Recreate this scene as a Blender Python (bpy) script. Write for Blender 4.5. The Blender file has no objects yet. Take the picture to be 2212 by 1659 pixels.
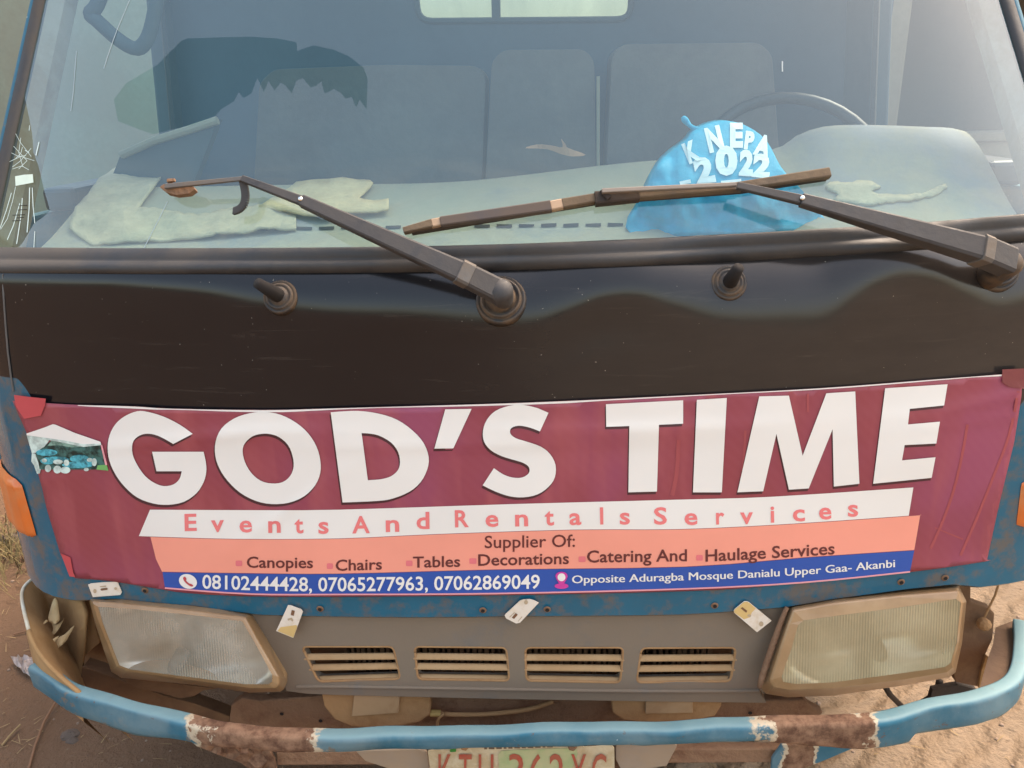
import bpy, bmesh, math, random
from math import sin, cos, tan, sqrt, radians, pi
from mathutils import Vector, Matrix
from mathutils.geometry import delaunay_2d_cdt
from mathutils import noise as mnoise
random.seed(7)
SC = bpy.context.scene
COL = SC.collection

# ------------------------------------------------------------------ camera
IW, IH, FPX = 2212.0, 1659.0, 1721.0      # the photo as it was measured
CAM = Vector((0.052, -1.20, 1.50))
PITCH, YAW, ROLL = radians(20), radians(2.8), radians(1.9)
FW = Vector((-sin(YAW)*cos(PITCH), cos(YAW)*cos(PITCH), -sin(PITCH)))
R0 = Vector((cos(YAW), sin(YAW), 0))
U0 = R0.cross(FW)
RT = R0*cos(ROLL) - U0*sin(ROLL)
UP = U0*cos(ROLL) + R0*sin(ROLL)
cd = bpy.data.cameras.new("camera")
cd.sensor_width = 36.0
cd.lens = 36.0*FPX/IW
cd.clip_start = 0.02
cd.clip_end = 2000
cam = bpy.data.objects.new("camera", cd)
COL.objects.link(cam)
cam.matrix_world = Matrix(((RT.x, UP.x, -FW.x, CAM.x), (RT.y, UP.y, -FW.y, CAM.y),
                           (RT.z, UP.z, -FW.z, CAM.z), (0, 0, 0, 1)))
SC.camera = cam

# ------------------------------------------------------------------ light
SUN_EL, SUN_AZ = radians(56), radians(-128)       # azimuth measured from -Y (in front of the truck) towards -X
SUNDIR = Vector((-sin(SUN_AZ)*cos(SUN_EL), -cos(SUN_AZ)*cos(SUN_EL), sin(SUN_EL)))
w = bpy.data.worlds.new("World")
SC.world = w
w.use_nodes = True
nt = w.node_tree
sky = nt.nodes.new('ShaderNodeTexSky')
sky.sky_type = 'NISHITA'
sky.sun_disc = False
sky.sun_elevation = SUN_EL
sky.sun_rotation = math.atan2(SUNDIR.x, SUNDIR.y)
sky.air_density = 1.2
sky.dust_density = 4.5
sky.ozone_density = 0.6
bg = nt.nodes['Background']
bg.inputs['Strength'].default_value = 0.15
haze_tint = nt.nodes.new('ShaderNodeMix')          # harmattan dust warms the whole sky
haze_tint.data_type = 'RGBA'
haze_tint.blend_type = 'MULTIPLY'
haze_tint.inputs[0].default_value = 1
haze_tint.inputs[7].default_value = (1.14, 1.0, .83, 1)
nt.links.new(sky.outputs[0], haze_tint.inputs[6])
nt.links.new(haze_tint.outputs[2], bg.inputs[0])
sl = bpy.data.lights.new("sun", 'SUN')
sl.energy = 0.5
sl.angle = radians(14)
sl.color = (1.0, 0.95, 0.88)
so = bpy.data.objects.new("sun", sl)
COL.objects.link(so)
so.rotation_euler = SUNDIR.to_track_quat('Z', 'Y').to_euler()
so.location = (0, -3, 6)
SC.view_settings.view_transform = 'Standard'
SC.view_settings.look = 'None'
SC.view_settings.exposure = 2.0
SC.view_settings.gamma = 1
SC.render.engine = 'CYCLES'
SC.cycles.max_bounces = 10
SC.cycles.transparent_max_bounces = 12
SC.cycles.use_denoising = True

# ------------------------------------------------------------------ geometry helpers
def ray(px, py):
    return FW + RT*((px-IW/2)/FPX) + UP*((IH/2-py)/FPX)

def hit(S, px, py, off=0.0):
    """point of surface y = S(x, z) seen at a photo position; off > 0 moves it towards the viewer along -y"""
    d = ray(px, py)
    def g(t):
        p = CAM + d*t
        return p.y - S(p.x, p.z) + off
    a, ga, b = 0.6, g(0.6), None
    best = (abs(ga), a)
    t = a
    while t < 3.2:
        t += 0.06
        gt = g(t)
        if (gt > 0) != (ga > 0):
            b = t
            break
        if abs(gt) < best[0]:
            best = (abs(gt), t)
        a = t
    if b is None:
        return CAM + d*best[1]
    for _ in range(22):
        m = (a+b)/2
        if (g(m) > 0) == (ga > 0):
            a = m
        else:
            b = m
    return CAM + d*((a+b)/2)

def on_z(px, py, z):
    d = ray(px, py)
    return CAM + d*((z-CAM.z)/d.z)

def on_y(px, py, y):
    d = ray(px, py)
    return CAM + d*((y-CAM.y)/d.y)

def on_x(px, py, x):
    d = ray(px, py)
    return CAM + d*((x-CAM.x)/d.x)

def lerp(tab, x):
    if x <= tab[0][0]:
        return tab[0][1]
    for (x0, y0), (x1, y1) in zip(tab, tab[1:]):
        if x <= x1:
            t = (x-x0)/(x1-x0)
            return y0+(y1-y0)*t
    return tab[-1][1]

def smooth_tab(tab, x):
    """monotone cubic-ish interpolation of a table"""
    if x <= tab[0][0]:
        return tab[0][1]
    if x >= tab[-1][0]:
        return tab[-1][1]
    for i in range(len(tab)-1):
        if x <= tab[i+1][0]:
            x0, y0 = tab[i]
            x1, y1 = tab[i+1]
            m0 = (y1-tab[i-1][1])/(x1-tab[i-1][0]) if i > 0 else (y1-y0)/(x1-x0)
            m1 = (tab[i+2][1]-y0)/(tab[i+2][0]-x0) if i+2 < len(tab) else (y1-y0)/(x1-x0)
            h = x1-x0
            t = (x-x0)/h
            return ((2*t**3-3*t**2+1)*y0+(t**3-2*t**2+t)*h*m0+(-2*t**3+3*t**2)*y1+(t**3-t**2)*h*m1)

def inside(p, poly):
    x, y = p
    c = False
    n = len(poly)
    j = n-1
    for i in range(n):
        xi, yi = poly[i]
        xj, yj = poly[j]
        if (yi > y) != (yj > y) and x < (xj-xi)*(y-yi)/(yj-yi)+xi:
            c = not c
        j = i
    return c

def densify(poly, step, closed=True):
    out = []
    n = len(poly)
    for i in range(n if closed else n-1):
        a, b = poly[i], poly[(i+1) % n]
        k = max(1, int(math.hypot(b[0]-a[0], b[1]-a[1])/step))
        for q in range(k):
            t = q/k
            out.append((a[0]+(b[0]-a[0])*t, a[1]+(b[1]-a[1])*t))
    if not closed:
        out.append(tuple(poly[-1]))
    return out

def spline(poly, k=4, closed=True):
    """Catmull-Rom through traced points"""
    n = len(poly)
    out = []
    for i in range(n if closed else n-1):
        if closed:
            p = [poly[(i+j) % n] for j in (-1, 0, 1, 2)]
        else:
            p = [poly[max(0, i-1)], poly[i], poly[i+1], poly[min(n-1, i+2)]]
        for q in range(k):
            t = q/k
            out.append(tuple(0.5*((2*p[1][c])+(-p[0][c]+p[2][c])*t+(2*p[0][c]-5*p[1][c]+4*p[2][c]-p[3][c])*t*t
                                  + (-p[0][c]+3*p[1][c]-3*p[2][c]+p[3][c])*t**3) for c in range(len(poly[0]))))
    if not closed:
        out.append(tuple(poly[-1]))
    return out

def region(outer, holes=(), step=40, cuts=()):
    """triangulated outline: (2d points, triangles); cuts are inner outlines the edges must follow"""
    rings = [densify(outer, step)] + [densify(h, step) for h in holes] + [densify(c, step) for c in cuts]
    vs, es = [], []
    for r in rings:
        b = len(vs)
        vs += [Vector(p) for p in r]
        es += [(b+i, b+(i+1) % len(r)) for i in range(len(r))]
    x0 = min(p[0] for p in outer); x1 = max(p[0] for p in outer)
    y0 = min(p[1] for p in outer); y1 = max(p[1] for p in outer)
    nx = int((x1-x0)/step); ny = int((y1-y0)/step)
    cell = {}
    for v in vs:
        cell.setdefault((int(v.x//step), int(v.y//step)), []).append((v.x, v.y))
    def near(p):
        ci, cj = int(p[0]//step), int(p[1]//step)
        for a in (-1, 0, 1):
            for c in (-1, 0, 1):
                for q in cell.get((ci+a, cj+c), ()):
                    if (q[0]-p[0])**2+(q[1]-p[1])**2 < (.55*step)**2:
                        return True
        return False
    for i in range(1, nx+1):
        for j in range(1, ny+1):
            p = (x0+(i-.5+.03*(j % 3))*(x1-x0)/max(nx, 1), y0+(j-.5)*(y1-y0)/max(ny, 1))
            if inside(p, outer) and not any(inside(p, h) for h in holes) and not near(p):
                vs.append(Vector(p))
    r = delaunay_2d_cdt(vs, es, [], 0, 1e-5)
    V = [tuple(v) for v in r[0]]
    T = []
    for f in r[2]:
        c = (sum(V[i][0] for i in f)/3, sum(V[i][1] for i in f)/3)
        a_ = abs((V[f[1]][0]-V[f[0]][0])*(V[f[2]][1]-V[f[0]][1])-(V[f[2]][0]-V[f[0]][0])*(V[f[1]][1]-V[f[0]][1]))
        if a_ > 2e-4*step*step and inside(c, outer) and not any(inside(c, h) for h in holes):
            T.append(tuple(f))
    return V, T

class MB:
    """collects shapes and links them as one mesh object"""
    def __init__(self):
        self.v, self.f, self.m = [], [], []
    def add(self, V, F, mi=0):
        b = len(self.v)
        self.v += [Vector(p) for p in V]
        self.f += [tuple(i+b for i in f) for f in F]
        self.m += [mi]*len(F)
    def sheet(self, V3, T, thick=None, mi=0):
        """a triangulated sheet; thick = vector to its back face"""
        n = len(V3)
        # face the viewer
        tot = 0.0
        for t in T:
            a, b, c = (Vector(V3[i]) for i in t)
            tot += (b-a).cross(c-a).dot(CAM-a)
        T2 = [tuple(t) if tot > 0 else tuple(reversed(t)) for t in T]
        if thick is None:
            self.add(V3, T2, mi)
            return
        th = Vector(thick)
        V = [Vector(p) for p in V3] + [Vector(p)+th for p in V3]
        F = list(T2) + [tuple(reversed([i+n for i in t])) for t in T2]
        cnt = {}
        for t in T2:
            for a, b in ((t[0], t[1]), (t[1], t[2]), (t[2], t[0])):
                cnt[(a, b)] = 1
        for (a, b) in cnt:
            if (b, a) not in cnt:
                F.append((b, a, a+n, b+n))
        self.add(V, F, mi)
    def box(self, c, s, rot=None, mi=0):
        V = []
        for dx in (-.5, .5):
            for dy in (-.5, .5):
                for dz in (-.5, .5):
                    p = Vector((dx*s[0], dy*s[1], dz*s[2]))
                    if rot is not None:
                        p = rot @ p
                    V.append(Vector(c)+p)
        self.add(V, [(0, 1, 3, 2), (4, 6, 7, 5), (0, 4, 5, 1), (2, 3, 7, 6), (0, 2, 6, 4), (1, 5, 7, 3)], mi)
    def loft(self, rings, closed_ring=True, caps=True, mi=0):
        n = len(rings[0])
        V = [p for r in rings for p in r]
        F = []
        for i in range(len(rings)-1):
            for j in range(n if closed_ring else n-1):
                a = i*n+j
                b = i*n+(j+1) % n
                F.append((a, b, b+n, a+n))
        if caps and closed_ring:
            F.append(tuple(reversed(range(n))))
            F.append(tuple((len(rings)-1)*n+j for j in range(n)))
        self.add(V, F, mi)
    def tube(self, pts, rad, seg=8, mi=0):
        pts = [Vector(p) for p in pts]
        rings = []
        N = None
        for i, p in enumerate(pts):
            d = (pts[min(i+1, len(pts)-1)]-pts[max(i-1, 0)]).normalized()
            if N is None:
                N = d.orthogonal().normalized()
            N = (N-d*N.dot(d)).normalized()
            B = d.cross(N)
            r = rad[i] if isinstance(rad, (list, tuple)) else rad
            rings.append([p+N*(r*cos(2*pi*k/seg))+B*(r*sin(2*pi*k/seg)) for k in range(seg)])
        self.loft(rings, mi=mi)
    def bar(self, A, B, wa, wb, ta, tb, nrm, mi=0, crown=0.0):
        """a tapered bar from A to B; nrm points away from what lies below it"""
        A, B, nrm = Vector(A), Vector(B), Vector(nrm)
        d = (B-A).normalized()
        n = (nrm-d*nrm.dot(d)).normalized()
        s = d.cross(n)
        rings = []
        for p, ww, t in ((A, wa, ta), (B, wb, tb)):
            e = .12
            rings.append([p-s*ww/2-n*t/2, p-s*ww/2+n*t*(.5-e), p-s*ww*(.5-e)+n*t/2, p+n*(t/2+crown*ww),
                          p+s*ww*(.5-e)+n*t/2, p+s*ww/2+n*t*(.5-e), p+s*ww/2-n*t/2])
        self.loft(rings, mi=mi)
    def disc(self, c, n, r, seg=24, mi=0):
        n = Vector(n).normalized()
        a = n.orthogonal().normalized()
        b = n.cross(a)
        self.add([Vector(c)+a*(r*cos(2*pi*k/seg))+b*(r*sin(2*pi*k/seg)) for k in range(seg)], [tuple(range(seg))], mi)
    def lathe(self, c, axis, prof, seg=28, mi=0):
        n = Vector(axis).normalized()
        a = n.orthogonal().normalized()
        b = n.cross(a)
        rings = [[Vector(c)+n*h+a*(r*cos(2*pi*k/seg))+b*(r*sin(2*pi*k/seg)) for k in range(seg)] for r, h in prof]
        self.loft(rings, mi=mi)
    def build(self, name, mats, parent=None, smooth=False, bevel=0, uv=None, recalc=False):
        me = bpy.data.meshes.new(name)
        me.from_pydata([tuple(p) for p in self.v], [], self.f)
        if not isinstance(mats, (list, tuple)):
            mats = [mats]
        for m in mats:
            me.materials.append(m)
        for p, mi in zip(me.polygons, self.m):
            p.material_index = mi
            p.use_smooth = smooth
        if recalc:
            bm = bmesh.new()
            bm.from_mesh(me)
            bmesh.ops.recalc_face_normals(bm, faces=bm.faces)
            bm.to_mesh(me)
            bm.free()
        me.update()
        o = bpy.data.objects.new(name, me)
        COL.objects.link(o)
        if parent is not None:
            adopt(o, parent)
        if bevel:
            b = o.modifiers.new("bevel", 'BEVEL')
            b.width = bevel
            b.segments = 2
            b.limit_method = 'ANGLE'
            b.angle_limit = radians(40)
        return o

def world_loc(o):
    v = Vector(o.location)
    return v

def adopt(o, parent):
    """parent while keeping the mesh's coordinates in world space"""
    tot = Vector((0, 0, 0))
    p = parent
    if p.type == 'EMPTY':
        tot = Vector(p.location)
    o.parent = parent
    o.matrix_parent_inverse = Matrix.Translation(-tot)

def empty(name, loc):
    o = bpy.data.objects.new(name, None)
    o.location = loc
    o.empty_display_size = .1
    COL.objects.link(o)
    return o

def tag(o, label, cat, group=None):
    o['label'] = label
    o['category'] = cat
    if group:
        o['group'] = group
    return o

def kind(o, k):
    o['kind'] = k
    return o

def text_geo(s, bold=0.0, space=1.0):
    cu = bpy.data.curves.new("txt", 'FONT')
    cu.body = s
    cu.offset = bold
    cu.resolution_u = 3
    cu.space_character = space
    ob = bpy.data.objects.new("txt", cu)
    COL.objects.link(ob)
    bpy.context.view_layer.update()
    me = bpy.data.meshes.new_from_object(ob.evaluated_get(bpy.context.evaluated_depsgraph_get()))
    V = [tuple(v.co) for v in me.vertices]
    F = [tuple(p.vertices) for p in me.polygons]
    bpy.data.objects.remove(ob)
    bpy.data.curves.remove(cu)
    bpy.data.meshes.remove(me)
    return V, F

_caph = [None]
def cap_h():
    if _caph[0] is None:
        V, F = text_geo("H")
        _caph[0] = max(v[1] for v in V)
    return _caph[0]

# ------------------------------------------------------------------ material helpers
def new_mat(name):
    m = bpy.data.materials.new(name)
    m.use_nodes = True
    return m, m.node_tree.nodes, m.node_tree.links

def ramp(N, stops, interp='LINEAR'):
    r = N.new('ShaderNodeValToRGB')
    r.color_ramp.interpolation = interp
    els = r.color_ramp.elements
    while len(els) > 1:
        els.remove(els[-1])
    els[0].position = stops[0][0]
    els[0].color = (*stops[0][1], 1) if len(stops[0][1]) == 3 else stops[0][1]
    for p, c in stops[1:]:
        e = els.new(p)
        e.color = (*c, 1)
    return r

def noise(N, L, scale, detail=4, rough=.55, coord=None, stretch=None, dist=0.0):
    t = N.new('ShaderNodeTexNoise')
    t.inputs['Scale'].default_value = scale
    t.inputs['Detail'].default_value = detail
    t.inputs['Roughness'].default_value = rough
    t.inputs['Distortion'].default_value = dist
    if coord is None:
        coord = N.new('ShaderNodeTexCoord').outputs['Object']
    if stretch:
        mp = N.new('ShaderNodeMapping')
        mp.inputs['Scale'].default_value = stretch
        L.new(coord, mp.inputs[0])
        coord = mp.outputs[0]
    L.new(coord, t.inputs['Vector'])
    return t.outputs[0]

def mixc(N, L, fac, a, b):
    m = N.new('ShaderNodeMix')
    m.data_type = 'RGBA'
    for s, v in (('Factor', fac), ('A', a), ('B', b)):
        sock = [i for i in m.inputs if i.name == s and (i.type == ('VALUE' if s == 'Factor' else 'RGBA'))][0]
        if hasattr(v, 'is_linked') or hasattr(v, 'node'):
            L.new(v, sock)
        elif s == 'Factor':
            sock.default_value = v
        else:
            sock.default_value = (*v, 1)
    return [o for o in m.outputs if o.type == 'RGBA'][0]

def mth(N, L, op, a, b=None, clamp=False):
    m = N.new('ShaderNodeMath')
    m.operation = op
    m.use_clamp = clamp
    for i, v in enumerate((a, b)):
        if v is None:
            continue
        if hasattr(v, 'node'):
            L.new(v, m.inputs[i])
        else:
            m.inputs[i].default_value = v
    return m.outputs[0]

def sstep(N, L, v, lo, hi):
    m = N.new('ShaderNodeMapRange')
    m.interpolation_type = 'SMOOTHSTEP'
    L.new(v, m.inputs['Value'])
    m.inputs['From Min'].default_value = lo
    m.inputs['From Max'].default_value = hi
    return m.outputs[0]

def bump(N, L, h, strength, dist=.01):
    b = N.new('ShaderNodeBump')
    b.inputs['Strength'].default_value = strength
    b.inputs['Distance'].default_value = dist
    L.new(h, b.inputs['Height'])
    return b.outputs[0]

def mat(name, col, rough=.6, metal=0, spec=.5, dust=None, dust_amt=.3, dscale=9, grain=.08, bumps=0.0, bscale=60, coat=0):
    """painted / plastic / metal surface with mottling, optional dust patches and fine bump"""
    m, N, L = new_mat(name)
    p = N['Principled BSDF']
    n1 = noise(N, L, 26, 5, .6)
    c = mixc(N, L, n1, tuple(x*(1-grain*2) for x in col), tuple(min(1, x*(1+grain*2)) for x in col))
    if dust:
        d = noise(N, L, dscale, 7, .66, dist=.4)
        lo = .62-dust_amt*.5
        f = sstep(N, L, d, lo-.12, lo+.16)
        f2 = mth(N, L, 'MULTIPLY', f, min(1, .45+dust_amt*.6))
        c = mixc(N, L, f2, c, dust)
        rr = mth(N, L, 'MULTIPLY_ADD', f2, .5)
        rr.node.inputs[2].default_value = rough
        L.new(mth(N, L, 'MINIMUM', rr, .95), p.inputs['Roughness'])
    else:
        p.inputs['Roughness'].default_value = rough
    L.new(c, p.inputs['Base Color'])
    p.inputs['Metallic'].default_value = metal
    p.inputs['Specular IOR Level'].default_value = spec
    p.inputs['Coat Weight'].default_value = coat
    if bumps:
        L.new(bump(N, L, noise(N, L, bscale, 5, .6), bumps), p.inputs['Normal'])
    return m

DUST = (.34, .235, .14)
DUST_D = (.20, .125, .068)
M = {}
M['rubber'] = mat('rubber', (.026, .026, .028), .5, dust=(.075, .064, .054), dust_amt=.32, dscale=6, bumps=.08)
M['wiper'] = mat('wiper_paint', (.034, .032, .033), .5, dust=(.078, .071, .067), dust_amt=.4, dscale=14, bumps=.1)
M['wiper_pale'] = mat('wiper_pale', (.10, .095, .09), .55, dust=(.15, .11, .075), dust_amt=.3, bumps=.1)
M['blade'] = mat('blade_brown', (.085, .06, .04), .7, dust=(.17, .12, .075), dust_amt=.4, bumps=.2)
M['rust'] = mat('rust', (.145, .068, .036), .9, dust=(.24, .14, .08), dust_amt=.5, dscale=22, bumps=.5, bscale=90)
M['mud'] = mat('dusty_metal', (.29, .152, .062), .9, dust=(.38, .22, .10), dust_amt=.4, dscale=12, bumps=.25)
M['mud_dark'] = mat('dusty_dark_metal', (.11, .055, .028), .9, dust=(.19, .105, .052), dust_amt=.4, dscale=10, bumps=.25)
M['dark'] = mat('dark_steel', (.03, .022, .018), .8, dust=(.08, .05, .03), dust_amt=.3, bumps=.2)
M['grille'] = mat('grille_plastic', (.145, .138, .128), .62, dust=(.225, .165, .11), dust_amt=.58, dscale=7, bumps=.06, bscale=200)
M['louvre'] = mat('louvre_dusty', (.36, .215, .10), .85, dust=(.44, .29, .155), dust_amt=.3, bumps=.12)
M['white_card'] = mat('card_plastic', (.74, .66, .56), .45, dust=(.55, .40, .22), dust_amt=.12, dscale=40, grain=.03)
M['yellow_card'] = mat('card_yellowed', (.62, .43, .17), .45, grain=.05)
M['card_hole'] = mat('card_cutout', (.18, .085, .04), .8)
M['card_mark'] = mat('card_mark', (.45, .34, .22), .6)
M['orange'] = mat('amber_lens', (.62, .14, .02), .3, dust=(.5, .26, .11), dust_amt=.2, coat=.3)
M['hole'] = mat('hole_dark', (.012, .009, .008), .9)
M['blue_paint'] = None
M['plate'] = mat('plate_white', (.60, .52, .36), .6, dust=(.42, .30, .15), dust_amt=.35, dscale=22, bumps=.1)
M['plate_green'] = mat('plate_green', (.36, .43, .21), .6, dust=(.5, .45, .26), dust_amt=.3, dscale=30)
M['plate_red'] = mat('plate_red', (.42, .055, .035), .6, dust=(.35, .13, .07), dust_amt=.4, dscale=60)
M['plate_dark'] = mat('plate_dark', (.12, .08, .05), .7)
M['flag_green'] = mat('flag_green', (.03, .2, .03), .6)
M['straw'] = mat('straw', (.27, .19, .095), .9)
M['husk'] = mat('husk', (.58, .42, .22), .8, grain=.15)
M['grass'] = mat('dry_grass', (.17, .13, .055), .9, grain=.2)
M['twig'] = mat('twig', (.19, .10, .055), .9)
M['stone'] = mat('stone', (.10, .075, .06), .95, bumps=.4)
M['poly'] = mat('grey_plastic', (.30, .26, .25), .35, grain=.2, bumps=.5, bscale=40)
# banner print
def print_mat(name, col, grain=.04, rough=.42, sc=5):
    m, N, L = new_mat(name)
    p = N['Principled BSDF']
    n1 = noise(N, L, sc, 4, .6)
    if sc > 20:
        n1 = sstep(N, L, n1, .36, .64)
    c = mixc(N, L, n1, tuple(x*(1-grain) for x in col), tuple(min(1, x*(1+grain)) for x in col))
    L.new(c, p.inputs['Base Color'])
    p.inputs['Roughness'].default_value = rough
    p.inputs['Specular IOR Level'].default_value = .35
    L.new(bump(N, L, noise(N, L, 9, 3, .5), .06, .01), p.inputs['Normal'])
    return m
M['p_white'] = print_mat('print_white', (.80, .77, .72))
M['p_shadow'] = print_mat('print_shadow', (.075, .025, .03))
M['p_orange'] = print_mat('print_orange', (.85, .325, .235), .10)
M['p_blue'] = print_mat('print_blue', (.028, .085, .36), .10)
M['p_pink'] = print_mat('print_pink', (.80, .205, .20))
M['p_pinkline'] = print_mat('print_pink_line', (.75, .33, .36))
M['p_brown'] = print_mat('print_brown', (.13, .032, .03))
M['p_bullet'] = print_mat('print_bullet', (.74, .18, .20))
M['p_magenta'] = print_mat('print_magenta', (.60, .055, .32))
M['p_palegreen'] = print_mat('print_pale_green', (.50, .60, .55), .25, sc=60)
M['p_darkgreen'] = print_mat('print_dark_green', (.03, .085, .075), .75, sc=75)
M['p_teal'] = print_mat('print_teal', (.06, .30, .36), .55, sc=90)
M['p_grass'] = print_mat('print_grass', (.16, .40, .12))
M['p_tape'] = print_mat('tape_red', (.50, .075, .085), .15, .3)
def maroon():
    m, N, L = new_mat('print_maroon')
    p = N['Principled BSDF']
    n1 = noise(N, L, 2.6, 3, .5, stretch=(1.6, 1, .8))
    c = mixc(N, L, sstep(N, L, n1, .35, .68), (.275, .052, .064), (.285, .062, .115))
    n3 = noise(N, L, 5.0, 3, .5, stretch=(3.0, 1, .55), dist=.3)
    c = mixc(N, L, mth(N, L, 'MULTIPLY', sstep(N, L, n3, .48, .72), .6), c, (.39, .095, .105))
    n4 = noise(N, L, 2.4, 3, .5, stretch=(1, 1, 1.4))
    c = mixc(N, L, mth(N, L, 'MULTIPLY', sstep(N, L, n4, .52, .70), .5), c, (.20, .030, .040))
    # fine slanting print lines
    tc = N.new('ShaderNodeTexCoord')
    wv = N.new('ShaderNodeTexWave')
    wv.wave_type = 'BANDS'
    wv.bands_direction = 'DIAGONAL'
    wv.inputs['Scale'].default_value = 26
    wv.inputs['Distortion'].default_value = 2.2
    wv.inputs['Detail'].default_value = 2
    wv.inputs['Detail Scale'].default_value = .6
    L.new(tc.outputs['Object'], wv.inputs[0])
    c = mixc(N, L, mth(N, L, 'MULTIPLY', wv.outputs[1], .025), c, (.50, .20, .24))
    L.new(c, p.inputs['Base Color'])
    p.inputs['Roughness'].default_value = .42
    p.inputs['Specular IOR Level'].default_value = .4
    return m
M['p_maroon'] = maroon()
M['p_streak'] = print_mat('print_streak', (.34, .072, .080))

def blue_paint(name, dust_amt, rust_boxes=()):
    m, N, L = new_mat(name)
    p = N['Principled BSDF']
    tc = N.new('ShaderNodeTexCoord').outputs['Object']
    n1 = noise(N, L, 7, 5, .6, tc)
    c = mixc(N, L, n1, (.006, .080, .132), (.016, .148, .232))
    d = noise(N, L, 5, 7, .65, tc, dist=.3)
    c = mixc(N, L, mth(N, L, 'MULTIPLY', sstep(N, L, d, .66-dust_amt*.55, .86-dust_amt*.3), .62), c, (.20, .27, .28))
    d2 = noise(N, L, 13, 6, .7, tc)
    c = mixc(N, L, mth(N, L, 'MULTIPLY', sstep(N, L, d2, .55, .75), .25), c, (.30, .24, .17))
    d3 = noise(N, L, 9, 8, .75, tc, dist=.8)
    c = mixc(N, L, mth(N, L, 'MULTIPLY', sstep(N, L, d3, .60, .66), dust_amt*1.3, True), c, (.20, .135, .08))
    d4 = noise(N, L, 48, 5, .7, tc)
    c = mixc(N, L, mth(N, L, 'MULTIPLY', sstep(N, L, d4, .64, .68), dust_amt*1.4, True), c, (.12, .06, .035))
    # small chips
    v = noise(N, L, 150, 2, .5, tc)
    c = mixc(N, L, sstep(N, L, v, .76, .79), c, (.45, .52, .55))
    rough = mth(N, L, 'MULTIPLY_ADD', d, .5)
    rough.node.inputs[2].default_value = .36
    nb = noise(N, L, 70, 4, .6, tc)
    hgt = mth(N, L, 'MULTIPLY', nb, .25)
    gn = N.new('ShaderNodeNewGeometry')
    sn = N.new('ShaderNodeSeparateXYZ')
    L.new(gn.outputs['Normal'], sn.inputs[0])
    settle = mth(N, L, 'MULTIPLY', sstep(N, L, sn.outputs[2], .55, .98), mth(N, L, 'MULTIPLY_ADD', d, .5), True)
    c = mixc(N, L, settle, c, (.17, .29, .31))       # dust settled on level metal
    if rust_boxes:
        sx = N.new('ShaderNodeSeparateXYZ')
        L.new(tc, sx.inputs[0])
        wob = noise(N, L, 16, 5, .65, tc)
        tot = None
        for (x0, x1, zb) in rust_boxes:
            cx, hw = (x0+x1)/2, (x1-x0)/2
            a = mth(N, L, 'ABSOLUTE', mth(N, L, 'SUBTRACT', sx.outputs[0], cx))
            a = mth(N, L, 'DIVIDE', a, hw)
            # below zb the rust narrows
            a = mth(N, L, 'ADD', a, mth(N, L, 'MULTIPLY', mth(N, L, 'SUBTRACT', wob, .5), 1.9))
            s = mth(N, L, 'SUBTRACT', 1.0, a)
            tot = s if tot is None else mth(N, L, 'MAXIMUM', tot, s)
        edge = sstep(N, L, tot, -.16, -.04)
        core = sstep(N, L, tot, .02, .10)
        c = mixc(N, L, edge, c, (.50, .42, .30))
        rc = mixc(N, L, sstep(N, L, noise(N, L, 34, 7, .7, tc), .32, .68), (.085, .036, .018), (.27, .155, .092))
        c = mixc(N, L, core, c, rc)
        rough = mth(N, L, 'MAXIMUM', rough, mth(N, L, 'MULTIPLY', core, .9))
        hgt = mth(N, L, 'SUBTRACT', hgt, mth(N, L, 'MULTIPLY', core, mth(N, L, 'ADD', .5, nb)))
    L.new(c, p.inputs['Base Color'])
    L.new(rough, p.inputs['Roughness'])
    L.new(bump(N, L, hgt, .35, .004), p.inputs['Normal'])
    return m
M['blue_paint'] = blue_paint('blue_paint', .25)
M['bumper_blue'] = blue_paint('bumper_blue', .55, ((-.57, -.36, 0), (.40, .585, 0)))

# ------------------------------------------------------------------ truck surfaces
XB, RC = .895, .165            # where the corner rounding starts, its radius
def bow(x):
    a = abs(x)
    y = .062*(min(a, 1.0)/.8)**2.4
    if a > XB:
        t = min((a-XB)/RC, .995)
        y += RC*(1-sqrt(1-t*t))
        if a > XB+RC:
            y += (a-XB-RC)*14
    return y

def F0(x, z):
    return bow(x)+(z-.65)*.06

GT = [(-60, 536), (0, 537), (330, 539), (745, 537), (1100, 530), (1480, 514), (1760, 498), (2010, 482), (2212, 465), (2300, 458)]  # glass foot line
GB = [(-60, 588), (0, 588), (370, 590), (745, 588), (1100, 582), (1480, 568), (1760, 553), (2010, 536), (2212, 519), (2300, 511)]  # gasket foot line
LIP = [(-40, 598), (150, 603), (300, 611), (450, 624), (560, 644), (700, 660), (900, 664), (1050, 674), (1150, 676), (1230, 655),
       (1300, 632), (1380, 626), (1450, 642), (1560, 668), (1700, 664), (1780, 655), (1830, 625), (1890, 592), (1960, 578),
       (2030, 592), (2090, 622), (2150, 648), (2212, 640), (2280, 630)]
LIPX = [(lambda p: (p.x, p.z))(hit(F0, a, b)) for a, b in LIP]
TOPX = [(lambda p: (p.x, p.z))(hit(F0, a, b)) for a, b in GB]
def F(x, z):
    y = bow(x)+(z-.65)*.06
    zt = lerp(TOPX, x)+.012
    zl = smooth_tab(LIPX, x)
    zl = min(zl, zt-.025)
    zl = zt-(zt-zl)*1.55
    if z > zl:
        d = (z-zl)/(zt-zl)
        y += 1.35*d**3/3*(zt-zl)
    # shallow dents under the lip
    y += .0028*math.exp(-((x-.12)/.10)**2-((z-zl+.03)/.035)**2) - .003*math.exp(-((x-.50)/.16)**2-((z-zl+.02)/.05)**2)
    y += .0012*sin(x*7.3+1)*sin(z*11+x*3)
    return y

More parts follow.
